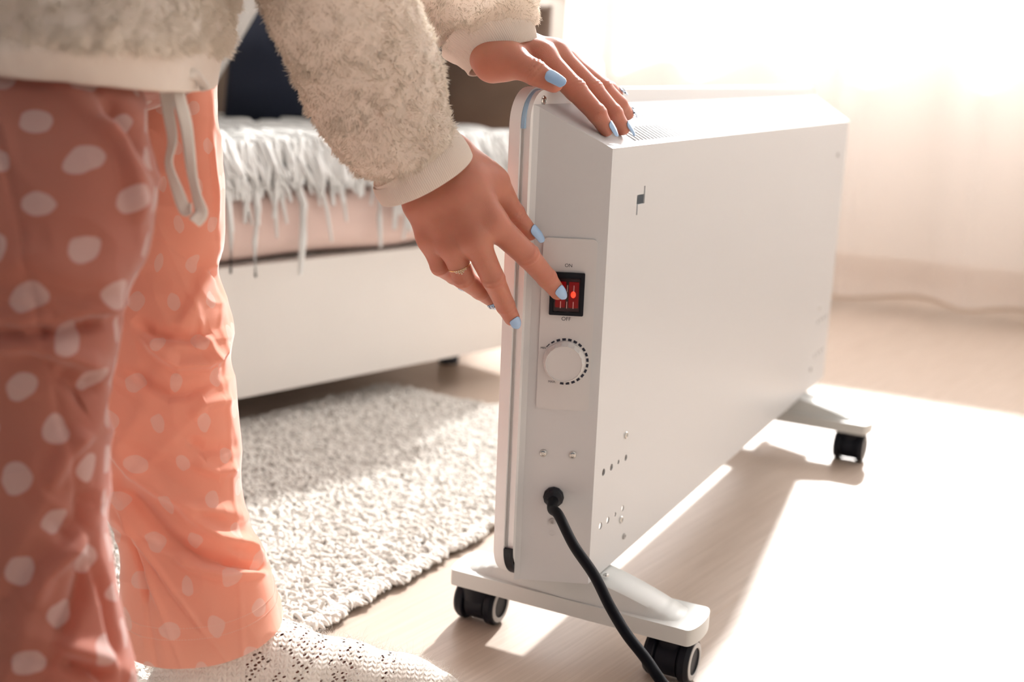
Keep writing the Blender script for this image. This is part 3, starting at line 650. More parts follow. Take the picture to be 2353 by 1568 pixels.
# nails
def put_nail(fg, L_, W_, ext, dors=None, sq=.5, gem=False):
    a, b = np.array(fg['pts'][-2][0]), np.array(fg['pts'][-1][0]); r = fg['pts'][-1][1]; ax = unit(b - a); d = unit(fg['dorsal'] if dors is None else dors)
    tip = b + ax * r * .80; r0 = fg['pts'][-2][1]; slope = (r0 - r) / np.linalg.norm(b - a)
    V, Fc = nail_mesh(tip, ax, d, L_, W_, r * 1.0, ext, sq, slope); o = mesh_obj('fingernail', V, Fc, M_nail, person); o['label'] = 'pale blue polished nail'
    if gem:
        o['label'] = 'pale blue nail with dark glitter and tiny stones'
        d2 = unit(d - ax * (d @ ax)); lat = np.cross(ax, d2); bm = bmesh.new(); bmk = bmesh.new()
        for k in range(16):
            s_ = -L_ + ext + L_ * (.12 + .42 * rng.random()); a_ = rng.uniform(-1, 1) * W_ * .42 / r
            c_ = tip + ax * s_ + (lat * math.sin(a_) + d2 * math.cos(a_)) * r * 1.12
            bmesh.ops.create_icosphere(bm if k % 3 else bmk, subdivisions=1, radius=rng.uniform(.0005, .0010), matrix=Matrix.Translation(c_))
        bm_obj('glitter', bm, M_glitter, o); bm_obj('nail_stones', bmk, M_crystal, o)
put_nail(rh_f[0], .0130, .0098, .0015, unit(VIEW + .18 * CR[1] + .22 * CR[0]), .55)
put_nail(rh_f[1], .0115, .0098, .0030, unit(VIEW * 1.0 + .05 * CR[1] + .15 * CR[0]), .45)
put_nail(rh_f[2], .0110, .0085, .0040, unit(VIEW * .6 - .8 * CR[1]), .5, True)
put_nail(rh_f[3], .0100, .0075, .0030, unit(VIEW * .3 - .8 * CR[1]), .5)
put_nail(rh_f[4], .0170, .0105, .0070, unit(VIEW * .80 + .55 * CR[0] + .30 * CR[1]), .8)
put_nail(lh_f[0], .0150, .0088, .0050, unit(CR[0] * 1.0 + .75 * VIEW + .35 * upv), .2)
put_nail(lh_f[1], .0155, .0086, .0065, unit(CR[0] * .9 + .60 * VIEW + .55 * upv), .5)
put_nail(lh_f[2], .0160, .0085, .0075, unit(CR[0] * .7 + .45 * VIEW + .7 * upv), .8, True)
put_nail(lh_f[3], .0130, .0078, .0055, unit(CR[0] * .55 + .25 * VIEW + .9 * upv), .6, True)
put_nail(lh_f[4], .0180, .0112, .0045, unit(VIEW * 1.0 + .30 * CR[1] + .05 * CR[0]), .85)
# gold ring with tiny crown of stones on the right ring finger
a, b = np.array(rh_f[2]['pts'][0][0]), np.array(rh_f[2]['pts'][1][0]); ax = unit(b - a); c_ = a + (b - a) * .62; rr = rh_f[2]['pts'][1][1] * 1.06; d2 = unit(VIEW - ax * (VIEW @ ax)); lat = np.cross(ax, d2)
rg = thing('finger_ring', 'thin gold ring with tiny stones on a finger of the lower hand', 'ring')
th = np.linspace(0, 2 * np.pi, 65)
v_, f_ = tube([c_ + rr * (math.cos(t_) * d2 + math.sin(t_) * lat) for t_ in th], .00055, 8); mesh_obj('band', v_, f_, M_gold, rg)
bm = bmesh.new(); bmg = bmesh.new()
for row, (n_, sp) in enumerate(((7, .17), (6, .17), (3, .17), (1, .17))):
    for k in range(n_):
        t_ = (k - (n_ - 1) / 2) * sp; q = c_ + (rr + .0003) * (math.cos(t_) * d2 + math.sin(t_) * lat) + ax * (.0011 * row)
        bmesh.ops.create_icosphere(bmg, subdivisions=2, radius=.00075, matrix=Matrix.Translation(q)); bmesh.ops.create_icosphere(bm, subdivisions=1, radius=.00052, matrix=Matrix.Translation(q + d2 * .0005))
bm_obj('ring_crown', bmg, M_gold, rg, smooth=True); bm_obj('ring_stones', bm, M_crystal, rg)
# ------------------------------------------------------------------ clothes
def fabric(name, col, tcol, wt, rough=.85, sheen=.5, bump=(900, .25, .0006), dots=None, weave=None):
    m = bpy.data.materials.new(name); m.use_nodes = True; t = m.node_tree; b = t.nodes['Principled BSDF']; L = t.links.new
    g = t.nodes.new('ShaderNodeTexCoord'); b.inputs['Roughness'].default_value = rough; b.inputs['Specular IOR Level'].default_value = .2
    b.inputs['Sheen Weight'].default_value = sheen; b.inputs['Sheen Roughness'].default_value = .38; b.inputs['Base Color'].default_value = (*col, 1)
    tl = t.nodes.new('ShaderNodeBsdfTranslucent'); tl.inputs[0].default_value = (*tcol, 1); ms = t.nodes.new('ShaderNodeMixShader'); ms.inputs[0].default_value = wt
    L(b.outputs[0], ms.inputs[1]); L(tl.outputs[0], ms.inputs[2]); L(ms.outputs[0], t.nodes['Material Output'].inputs[0])
    n = t.nodes.new('ShaderNodeTexNoise'); n.inputs['Scale'].default_value = bump[0]; n.inputs['Detail'].default_value = 4
    if weave:
        mp = t.nodes.new('ShaderNodeMapping'); mp.inputs['Scale'].default_value = weave; L(g.outputs['UV'], mp.inputs[0]); L(mp.outputs[0], n.inputs['Vector'])
    else: L(g.outputs['Object'], n.inputs['Vector'])
    bp = t.nodes.new('ShaderNodeBump'); bp.inputs['Strength'].default_value = bump[1]; bp.inputs['Distance'].default_value = bump[2]; L(n.outputs['Fac'], bp.inputs['Height']); L(bp.outputs[0], b.inputs['Normal'])
    if dots:   # staggered round print, uv in metres
        def M(op, a, b_=None, c=None):
            q = t.nodes.new('ShaderNodeMath'); q.operation = op
            for i, x in enumerate((a, b_, c)):
                if x is None: continue
                if isinstance(x, (int, float)): q.inputs[i].default_value = x
                else: L(x, q.inputs[i])
            return q.outputs[0]
        sw_, sh_, rad, ou, ov = dots
        sp = t.nodes.new('ShaderNodeSeparateXYZ'); nw = t.nodes.new('ShaderNodeTexNoise'); nw.inputs['Scale'].default_value = 38; L(g.outputs['UV'], nw.inputs['Vector'])
        wv = t.nodes.new('ShaderNodeVectorMath'); wv.operation = 'SCALE'; wv.inputs[3].default_value = .012; L(nw.outputs['Color'], wv.inputs[0])
        av = t.nodes.new('ShaderNodeVectorMath'); L(g.outputs['UV'], av.inputs[0]); L(wv.outputs[0], av.inputs[1]); L(av.outputs[0], sp.inputs[0])
        U, V = M('ADD', sp.outputs[0], ou), M('ADD', sp.outputs[1], ov); masks = []
        for du, dv in ((0, 0), (.5, .5)):
            fu = M('MULTIPLY', M('SUBTRACT', M('FRACT', M('ADD', M('DIVIDE', U, sw_), du)), .5), sw_); fv = M('MULTIPLY', M('SUBTRACT', M('FRACT', M('ADD', M('DIVIDE', V, sh_), dv)), .5), sh_)
            d = M('SQRT', M('ADD', M('MULTIPLY', fu, fu), M('MULTIPLY', fv, fv))); masks.append(M('SUBTRACT', 1, M('SMOOTH_MIN', 1, M('MAXIMUM', 0, M('DIVIDE', M('SUBTRACT', d, rad), .0004)), 0.01)))
        k = M('MAXIMUM', M('MAXIMUM', masks[0], masks[1]), 0); sc = M('MULTIPLY', k, .62)
        for sock_, c0, c1 in ((b.inputs['Base Color'], col, tuple(.55 * c + .40 for c in col)), (tl.inputs[0], tcol, (.95, .84, .76))):
            mx = t.nodes.new('ShaderNodeMixRGB'); mx.inputs[1].default_value = (*c0, 1); mx.inputs[2].default_value = (*c1, 1); L(sc, mx.inputs[0]); L(mx.outputs[0], sock_)
    return m
M_coral_lit = fabric('coral_jersey_lit', (.94, .46, .335), (1, .54, .40), .34, sheen=1.0, dots=(.0385, .060, .0066, .006, .018), bump=(1, .35, .0006), weave=(900, 2600, 1))  # far leg: sunlit look brightened into the jersey colour
M_coral_shaded = fabric('coral_jersey_shaded', (.40, .165, .125), (.85, .30, .20), .28, sheen=.5, dots=(.0420, .052, .0078, .014, .020), bump=(1, .35, .0006), weave=(900, 2600, 1))  # same jersey for near leg and seat, shade darkened into its colour
M_thread = fabric('stitch_thread', (.95, .72, .62), (.9, .6, .5), .2)
M_fleece = fabric('cream_fleece', (.95, .90, .83), (.97, .91, .83), .55, sheen=.0, bump=(500, .6, .002))
M_rib = fabric('ribbed_cotton', (.80, .73, .66), (.88, .72, .60), .22, sheen=.3)
M_sock = None
def clothes_loft(keys, nr, nc, depthk, seed, folds, amp, flip=False, sharp=.0):
    """keys: (left px, right px, y px, distance, depth-extent factor). Rings are horizontal."""
    K = catmull(np.array(keys, float), nr); th = np.linspace(0, 2 * np.pi, nc, endpoint=False)
    R0 = unit([CR[0][0], CR[0][1], 0]); D0 = unit([-R0[1], R0[0], 0]); V = np.zeros((nr, nc, 3))
    for i, (l, r, y, t, dk) in enumerate(K):
        c = P((l + r) / 2, y, t); a = (r - l) / 2 * t / FPX; b_ = a * dk
        ct, st = np.cos(th), np.sin(th); e = .90
        V[i] = c + (a * np.sign(ct) * np.abs(ct) ** e)[:, None] * R0 + (b_ * np.sign(st) * np.abs(st) ** e)[:, None] * D0
    N = gnormals(V); c = V.mean(1, keepdims=True); s_ = np.sign(((V - c) * N).sum(-1)).mean(); N = N * (s_ if s_ else 1)
    dist = V * 1.0; n1 = vnoise(dist * [14, 14, 9], seed) + .5 * vnoise(dist * [34, 34, 20], seed + 1) + .22 * vnoise(dist * [80, 80, 46], seed + 2)
    rg1 = 1 - np.abs(vnoise(dist * [17, 17, 26] + dist[..., [2, 0, 1]] * [14, 10, 4], seed + 40)) * 2.2; rg2 = 1 - np.abs(vnoise(dist * [30, 30, 42] + dist[..., [2, 0, 1]] * [26, 20, 9], seed + 41)) * 2.2
    D = amp * n1 * 1.3 + amp * 1.7 * np.clip(rg1, 0, 1) ** 1.5 + amp * .8 * np.clip(rg2, 0, 1) ** 1.5; U_, Vv = projv(V); facing = np.clip((N @ VIEW) * 2.2 + .45, 0, 1)
    for line, w_, h_ in folds:
        line = np.asarray(line, float); best = np.full(U_.shape, 1e9); side = np.zeros(U_.shape); tt = np.zeros(U_.shape); m = len(line) - 1
        for j in range(m):
            a, b_ = line[j], line[j + 1]; ab = b_ - a; L2 = ab @ ab; q = np.clip(((U_ - a[0]) * ab[0] + (Vv - a[1]) * ab[1]) / L2, 0, 1)
            dx, dy = U_ - a[0] - q * ab[0], Vv - a[1] - q * ab[1]; d = np.hypot(dx, dy); up = d < best; best = np.where(up, d, best); side = np.where(up, (ab[0] * dy - ab[1] * dx) / math.sqrt(L2), side); tt = np.where(up, (j + q) / m, tt)
        taper = np.clip(np.minimum(tt, 1 - tt) * 4 + .25, 0, 1); s1 = side / w_
        D = D + facing * taper * h_ * 1.5 * np.exp(-s1 ** 2 / np.where(side > 0, .55, 1.3))
    V = V + N * D[..., None]
    arc = np.concatenate([[0], np.cumsum(np.linalg.norm(np.diff(V.mean(1), axis=0), axis=1))]); per = np.linalg.norm(V - np.roll(V, 1, 1), axis=2).sum(1).mean()
    mid = V[nr // 2]; ra_ = np.concatenate([[0], np.cumsum(np.linalg.norm(np.diff(mid, axis=0), axis=1))]); uv = np.stack(np.broadcast_arrays(ra_[None, :], arc[:, None]), -1)
    return V, uv, N
def cloth_obj(name, V, uv, mat_, parent, thick=.0012):
    nr, nc = V.shape[:2]; V2 = np.concatenate([V, V[:, :1]], 1); uv2 = np.concatenate([uv, uv[:, :1] + [[[uv[0, -1, 0] - uv[0, 0, 0] + (uv[0, 1, 0] - uv[0, 0, 0]), 0]]]], 1)
    o = mesh_obj(name, V2, gridfaces(nr, nc + 1, False), mat_, parent, uv=uv2.reshape(-1, 2))
    return o
far_folds = [
    ([(506, 560), (470, 640), (449, 690), (412, 764)], 20, .0035), ([(306, 735), (350, 770), (441, 780), (490, 758)], 17, -.0065),
    ([(330, 770), (355, 800), (408, 842), (470, 838), (530, 795)], 16, .0060), ([(286, 845), (340, 885), (388, 911), (428, 907), (500, 872)], 16, -.0050),
    ([(440, 965), (470, 935), (530, 920)], 14, .0035), ([(245, 1000), (306, 1082), (367, 1131), (449, 1168), (540, 1187)], 17, .0055),
    ([(250, 1090), (320, 1160), (383, 1234), (456, 1281), (540, 1303)], 20, -.0060), ([(400, 1150), (440, 1190), (500, 1236), (560, 1258), (600, 1289)], 14, .0055),
    ([(500, 1290), (560, 1308), (606, 1322)], 9, -.0055), ([(400, 1275), (437, 1300), (510, 1327), (610, 1330)], 13, .0048),
    ([(266, 1150), (320, 1241), (405, 1365), (470, 1450)], 6, .0022), ([(290, 1190), (320, 1270), (345, 1330), (372, 1400)], 7, .0022),
    ([(300, 1230), (325, 1300), (338, 1380)], 8, -.004), ([(430, 1010), (470, 1040), (530, 1030)], 14, -.003), ([(440, 1065), (500, 1090), (545, 1080)], 14, .003),
    ([(470, 620), (500, 640), (520, 690)], 9, -.003), ([(485, 300), (492, 420), (498, 520)], 7, .0022), ([(455, 730), (480, 790), (500, 860)], 9, .0020)]
kf = [(270, 495, 60, .960, .95), (272, 488, 160, .955, .9), (265, 500, 300, .950, .85), (262, 512, 430, .945, .85), (258, 511, 550, .943, .85), (255, 496, 612, .942, .85), (240, 515, 690, .940, .85), (232, 531, 752, .938, .85),
      (226, 525, 830, .936, .8), (222, 541, 930, .934, .8), (232, 549, 1030, .932, .75), (246, 553, 1130, .930, .75), (280, 575, 1235, .928, .75), (288, 606, 1310, .928, .78), (294, 628, 1375, .926, .82), (303, 650, 1448, .924, .86)]
V, uv, N = clothes_loft(kf, 420, 420, 1, 11, far_folds, .0012)
# slanting hem : front lower-back higher
hem_w = np.linspace(0, 1, 420)[:, None] ** 6
th = np.linspace(0, 2 * np.pi, 420, endpoint=False)
V[..., 2] += hem_w * (.005 * np.cos(th) + .0125 * np.clip(np.sin(th), 0, 1) + .004)[None, :] - .010 * hem_w * np.clip(-np.sin(th + .3), 0, 1)[None, :]
pants = cloth_obj('trouser_leg', V, uv, M_coral_lit, person)
# hem stitching, two rows
for kk in (-30, -22):
    ring = V[kk]; bm = bmesh.new(); nrm = N[kk]
    for j in range(0, 420, 2):
        a_, b_ = ring[j] + nrm[j] * .0003, ring[(j + 1) % 420] + nrm[(j + 1) % 420] * .0003; v_, f_ = tube([a_, (a_ + b_) / 2 + nrm[j] * .0002, b_], .00022, 5)
        vs = [bm.verts.new(x) for x in v_]; [bm.faces.new([vs[q] for q in fc]) for fc in f_]
    bm_obj('hem_stitching', bm, M_thread, pants)
near_folds = [
    ([(-60, 700), (0, 730), (122, 742), (220, 712), (290, 668)], 26, .006), ([(60, 770), (150, 750), (240, 740)], 26, -.006), ([(-40, 800), (80, 795), (170, 822), (240, 850)], 24, .006),
    ([(120, 850), (180, 900), (235, 880)], 26, -.005), ([(230, 230), (280, 290), (320, 360)], 20, -.006), ([(215, 280), (270, 340), (300, 430), (320, 520)], 22, .0055),
    ([(110, 1130), (150, 1050), (200, 990)], 24, .005), ([(80, 1400), (110, 1320), (200, 1230)], 24, .006), ([(130, 1250), (180, 1200), (215, 1120)], 30, -.006),
    ([(125, 1500), (180, 1380), (205, 1280)], 24, -.007), ([(120, 1475), (190, 1500), (260, 1530)], 22, .006), ([(215, 1290), (240, 1400), (270, 1530)], 12, -.004), ([(140, 1530), (210, 1540), (250, 1570)], 20, -.006), ([(-30, 620), (60, 600), (180, 640), (290, 640)], 40, .004)]
kn = [(-95, 280, 120, .735, .50), (-105, 312, 195, .722, .66), (-115, 333, 320, .705, .8), (-118, 348, 430, .695, .8), (-118, 337, 520, .690, .8), (-115, 322, 600, .690, .8), (-112, 280, 685, .692, .8), (-110, 272, 760, .694, .8), (-110, 258, 840, .696, .8),
      (-112, 240, 920, .698, .8), (-112, 242, 1050, .700, .8), (-112, 238, 1180, .702, .8), (-105, 246, 1300, .704, .8), (-100, 270, 1430, .706, .8), (-95, 298, 1570, .708, .75), (-90, 320, 1700, .710, .75), (-85, 335, 1820, .712, .75)]
V, uv, N = clothes_loft(kn, 380, 360, 1, 23, near_folds, .0014); cloth_obj('trouser_leg', V, uv, M_coral_shaded, person)
# seat of the trousers joining both legs (under the sweater)
ks = [(-140, 470, -120, .83, 1.15), (-140, 480, -40, .83, 1.15), (-130, 478, 40, .83, 1.12), (-110, 455, 120, .83, 1.02), (-60, 400, 190, .83, .85)]
# drawstring
def ribbon(pts, wid, nrm, name, parent, th_=.0012, m=None):
    p_ = catmull(pts, 60); T, A, B = frames(p_, nrm); V = []
    ww = wid * (1 + .10 * np.sin(np.linspace(0, 9, 60)))
    for i in range(60):
        tw = .6 * math.sin(i * .13 + p_[0][0] * 300); a = A[i] * math.cos(tw) + B[i] * math.sin(tw); n_ = np.cross(T[i], a)
        V.append([p_[i] + a * s_ * ww[i] / 2 + n_ * o_ * th_ / 2 for s_, o_ in ((-1, 1), (-.5, 1.25), (0, 1.1), (.5, 1.25), (1, 1), (1, -1), (0, -1), (-1, -1))])
    V = np.array(V); f_ = gridfaces(60, 8).tolist() + [list(range(8))[::-1], [59 * 8 + k for k in range(8)]]
    return mesh_obj(name, V.reshape(-1, 3), f_, m or M_cotton, parent)
M_cotton = fabric('white_cotton', (.82, .78, .73), (.9, .82, .74), .2)
td = .757
ds = [ribbon([P(425, 182, td), P(385, 198, td), P(386, 250, td), P(396, 320, td), P(388, 375, td), P(405, 430, td), P(425, 482, td), P(440, 478, td - .002)], .0072, VIEW, 'drawstring', person),
      ribbon([P(418, 180, td), P(410, 215, td - .004), P(428, 290, td - .004), P(440, 390, td - .004), P(452, 450, td - .004), P(462, 490, td - .004), P(446, 512, td - .004)], .0078, VIEW, 'drawstring', person),
      ribbon([P(345, 190, td), P(370, 176, td - .010), P(400, 168, td - .014), P(425, 178, td - .006), P(408, 190, td - .003)], .0070, VIEW, 'drawstring', person),
      ribbon([P(412, 180, td - .004), P(430, 166, td - .012), P(455, 176, td - .008), P(470, 198, td), P(462, 188, td + .003)], .0068, VIEW, 'drawstring', person)]
bm = bmesh.new(); bmesh.ops.create_uvsphere(bm, u_segments=20, v_segments=14, radius=.0058, matrix=Matrix.Translation(P(412, 182, td - .005)) @ Matrix.Diagonal((1, .7, .8, 1))); bm_obj('knot', bm, M_cotton, person, smooth=True)

# ---- fleece : soft curled strands grown on a lumpy base
def strands(V, N, n, L_, wid, seed, curl=.6, droop=.25, mask=None):
    r_ = np.random.default_rng(seed); nr, nc = V.shape[:2]
    e1 = np.linalg.norm(np.diff(V, axis=0), axis=2)[:, :].mean(1); cum = np.cumsum(e1 * np.linalg.norm(V - np.roll(V, 1, 1), axis=2).mean(1)[:-1]); cum /= cum[-1]
    i = np.searchsorted(cum, r_.random(n)).clip(0, nr - 2); j = r_.integers(0, nc, n); fi, fj = r_.random(n)[:, None], r_.random(n)[:, None]; j2 = (j + 1) % nc
    p0 = (V[i, j] * (1 - fj) + V[i, j2] * fj) * (1 - fi) + (V[i + 1, j] * (1 - fj) + V[i + 1, j2] * fj) * fi; nn = N[i, j]
    if mask is not None:
        k_ = mask(p0, nn); p0, nn = p0[k_], nn[k_]
    n = len(p0); cl = np.stack([vnoise(p0 * 110 + s_ * 17, seed + s_) for s_ in range(3)], -1) * 1.5 + np.stack([vnoise(p0 * 300 + s_ * 7, seed + 5 + s_) for s_ in range(3)], -1) * .8
    rnd = r_.normal(size=(n, 3)) * .22; d = nn + cl * curl + rnd + np.array([0, 0, -droop]); d /= np.linalg.norm(d, axis=1)[:, None]
    bend = np.stack([vnoise(p0 * 160 + s_ * 11 + 50, seed + 9 + s_) for s_ in range(3)], -1) * 1.6 + r_.normal(size=(n, 3)) * .25 + np.array([0, 0, -droop])
    ln = L_ * r_.uniform(.6, 1.15, n)[:, None] * (1 + .35 * vnoise(p0 * 60, seed + 31))[:, None]; K = 4; S = []
    for s_ in np.linspace(0, 1, K + 1): S.append(p0 - nn * .0008 + ln * (d * s_ + bend * .5 * s_ * s_))
    S = np.stack(S, 1); side = np.cross(d, r_.normal(size=(n, 3))); side /= np.linalg.norm(side, axis=1)[:, None]; side2 = np.cross(d, side)
    wd = wid * np.array([1, 1, .9, .65, .12]) / 2; tri = [(1, 0), (-.5, .87), (-.5, -.87)]
    VV = np.stack([S + wd[None, :, None] * (a_ * side + b_ * side2)[:, None, :] for a_, b_ in tri], 2)   # n,K+1,3,3
    base = (np.arange(n) * (K + 1) * 3)[:, None, None]; kk = np.arange(K)[None, :, None] * 3; q = np.arange(3)[None, None, :]; q2 = (q + 1) % 3
    Fc = np.stack([base + kk + q, base + kk + q2, base + kk + 3 + q2, base + kk + 3 + q], -1).reshape(-1, 4)
    return VV.reshape(-1, 3), Fc
def sweep(keys, nr, nc, seed, amp, flat=1.0, sc=30, level=False):
    """keys: (point, radius across picture, radius in depth)"""
    K = catmull(np.array([[*k[0], k[1], k[2]] for k in keys]), nr); path = K[:, :3]; T = np.gradient(path, axis=0); T /= np.linalg.norm(T, axis=1)[:, None]
    VP = CAM - path; VP /= np.linalg.norm(VP, axis=1)[:, None]; A = np.cross(VP, T); A /= np.linalg.norm(A, axis=1)[:, None]; B = np.cross(T, A)
    if level: B = VP * [1, 1, 0]; B /= np.linalg.norm(B, axis=1)[:, None]; A = np.cross(B, [0, 0, 1.0])
    th = np.linspace(0, 2 * np.pi, nc, endpoint=False)
    V = path[:, None] + K[:, 3, None, None] * np.cos(th)[None, :, None] * A[:, None] + K[:, 4, None, None] * np.sin(th)[None, :, None] * B[:, None]
    N = gnormals(V); s_ = np.sign(((V - path[:, None]) * N).sum(-1).mean()); N = N * s_
    n1 = vnoise(V * sc, seed) + .5 * vnoise(V * sc * 2.4, seed + 1) + .3 * vnoise(V * sc * 6, seed + 2)
    return V + N * (amp * n1)[..., None], N
def fleecy(name, V, N, n, L_, wid, seed, mask=None):
    o = mesh_obj(name, V, gridfaces(V.shape[0], V.shape[1]), M_fleece, person)
    v_, f_ = strands(V, N, n, L_, wid, seed, mask=mask); p_ = mesh_obj('fleece_pile', v_, f_, M_fleece, o, smooth=False); p_['kind'] = 'stuff'; return o
def kpx(l, r, t, dk):   # left and right border points in the picture
    c = ((l[0] + r[0]) / 2, (l[1] + r[1]) / 2); w_ = math.hypot(r[0] - l[0], r[1] - l[1]) / 2 * t / FPX; return (P(*c, t), w_, w_ * dk)
seen = lambda p_, n_: (n_ @ VIEW) > -.45
slR = [(P(520, -640, .74), .075, .065), kpx((430, -420), (800, -520), .77, .85), kpx((500, -230), (860, -290), .80, .85), kpx((598, 0), (925, -60), .835, .85), kpx((655, 125), (975, 50), .862, .82), kpx((705, 240), (1015, 150), .885, .8), kpx((765, 330), (1035, 235), .903, .78), kpx((832, 402), (1046, 288), .918, .72), kpx((858, 420), (1040, 312), .923, .66)]
V, N = sweep(slR, 260, 200, 3, .0022); fleecy('sleeve', V, N, 42000, .0040, .00060, 5, seen)
def cuff(keys, seed, n_rib=150):
    nr, nc = 60, n_rib * 4; K = catmull(np.array([[*k[0], k[1], k[2]] for k in keys]), nr); path = K[:, :3]; T = np.gradient(path, axis=0); T /= np.linalg.norm(T, axis=1)[:, None]
    VP = CAM - path; VP /= np.linalg.norm(VP, axis=1)[:, None]; A = np.cross(VP, T); A /= np.linalg.norm(A, axis=1)[:, None]; B = np.cross(T, A); th = np.linspace(0, 2 * np.pi, nc, endpoint=False)
    rib = .00045 * np.abs(np.sin(th * n_rib / 2)) 
    V = path[:, None] + (K[:, 3, None] + rib)[..., None] * np.cos(th)[None, :, None] * A[:, None] + (K[:, 4, None] + rib)[..., None] * np.sin(th)[None, :, None] * B[:, None]
    V = V + (vnoise(V * 45, seed) * .0011)[..., None] * (V - path[:, None]) / np.linalg.norm(V - path[:, None], axis=2)[..., None]
    inn = path[::-1][:25, None] + (V[::-1][:25] - path[::-1][:25, None]) * .955
    tip = V[-1] + T[-1] * .0006; V = np.concatenate([V, ((tip + inn[0]) / 2 + T[-1] * .0005)[None], inn]); return mesh_obj('cuff', V, gridfaces(len(V), nc), M_rib, person)
def kq(l, r, t, dk, ): return kpx(l, r, t, dk)
cuff([kpx((842, 400), (1040, 300), .918, .70), kpx((856, 425), (1058, 310), .922, .68), kpx((868, 452), (1072, 330), .926, .67), kpx((882, 474), (1080, 348), .930, .66)], 3)
slL = [(P(620, -680, .96), .07, .06), kpx((640, -330), (960, -470), .97, .85), kpx((850, -60), (1100, -230), .985, .85), kpx((938, 32), (1180, -120), 1.0, .85), kpx((985, 85), (1222, -55), 1.008, .85), kpx((1015, 118), (1228, -5), 1.012, .8), kpx((1035, 135), (1222, 25), 1.015, .75)]
V, N = sweep(slL, 240, 180, 13, .0020); fleecy('sleeve', V, N, 30000, .0040, .00058, 15, seen)
cuff([kpx((1010, 118), (1215, 0), 1.008, .78), kpx((1040, 140), (1222, 30), 1.006, .74), kpx((1070, 170), (1222, 52), 1.004, .70), kpx((1090, 192), (1222, 74), 1.003, .66)], 8, 130)
# torso
tr = [(P(560, -640, .84), .12, .14), kpx((160, -480), (690, -420), .84, 1.2), kpx((-20, -260), (600, -240), .84, 1.3), kpx((-130, -90), (560, -80), .84, 1.45), kpx((-170, 20), (528, -5), .835, 1.72), kpx((-175, 80), (515, 62), .835, 1.80), kpx((-172, 120), (502, 105), .835, 1.80)]
V, N = sweep(tr, 200, 300, 33, .0035, sc=22, level=True); fleecy('sweater', V, N, 60000, .0055, .00075, 35, seen)
hb = [kpx((-172, 95), (500, 88), .835, 1.80), kpx((-168, 122), (497, 115), .835, 1.80), kpx((-160, 150), (492, 140), .835, 1.78), kpx((-150, 180), (486, 166), .835, 1.76)]
nr, nc = 60, 400; V, N = sweep(hb, nr, nc, 41, .0018, sc=26, level=True); V[..., 2] += (.004 * np.sin(np.linspace(0, 12, nc)) * np.linspace(0, 1, nr)[:, None] ** 2)
V = np.concatenate([V, (V[-1] * .985 + V[-1].mean(0) * .015)[None] - [[[0, 0, .0015]]], (V[::-1][:20] - V.mean((0, 1))) * [.96, .96, 1] + V.mean((0, 1))]); mesh_obj('hem_band', V, gridfaces(len(V), nc), M_rib, person)
V, N = sweep([kpx((-150, 60), (485, 50), .835, 1.45), kpx((-140, 130), (480, 120), .835, 1.45), kpx((-125, 185), (465, 165), .835, 1.35), kpx((-60, 235), (400, 205), .835, 1.0), kpx((80, 270), (320, 235), .835, .6)], 120, 300, 43, .001, level=True)
cloth_obj('trouser_seat', V, np.stack(np.broadcast_arrays(np.linspace(0, .62, 300)[None, :], V[..., 2]), -1), M_coral_shaded, person)

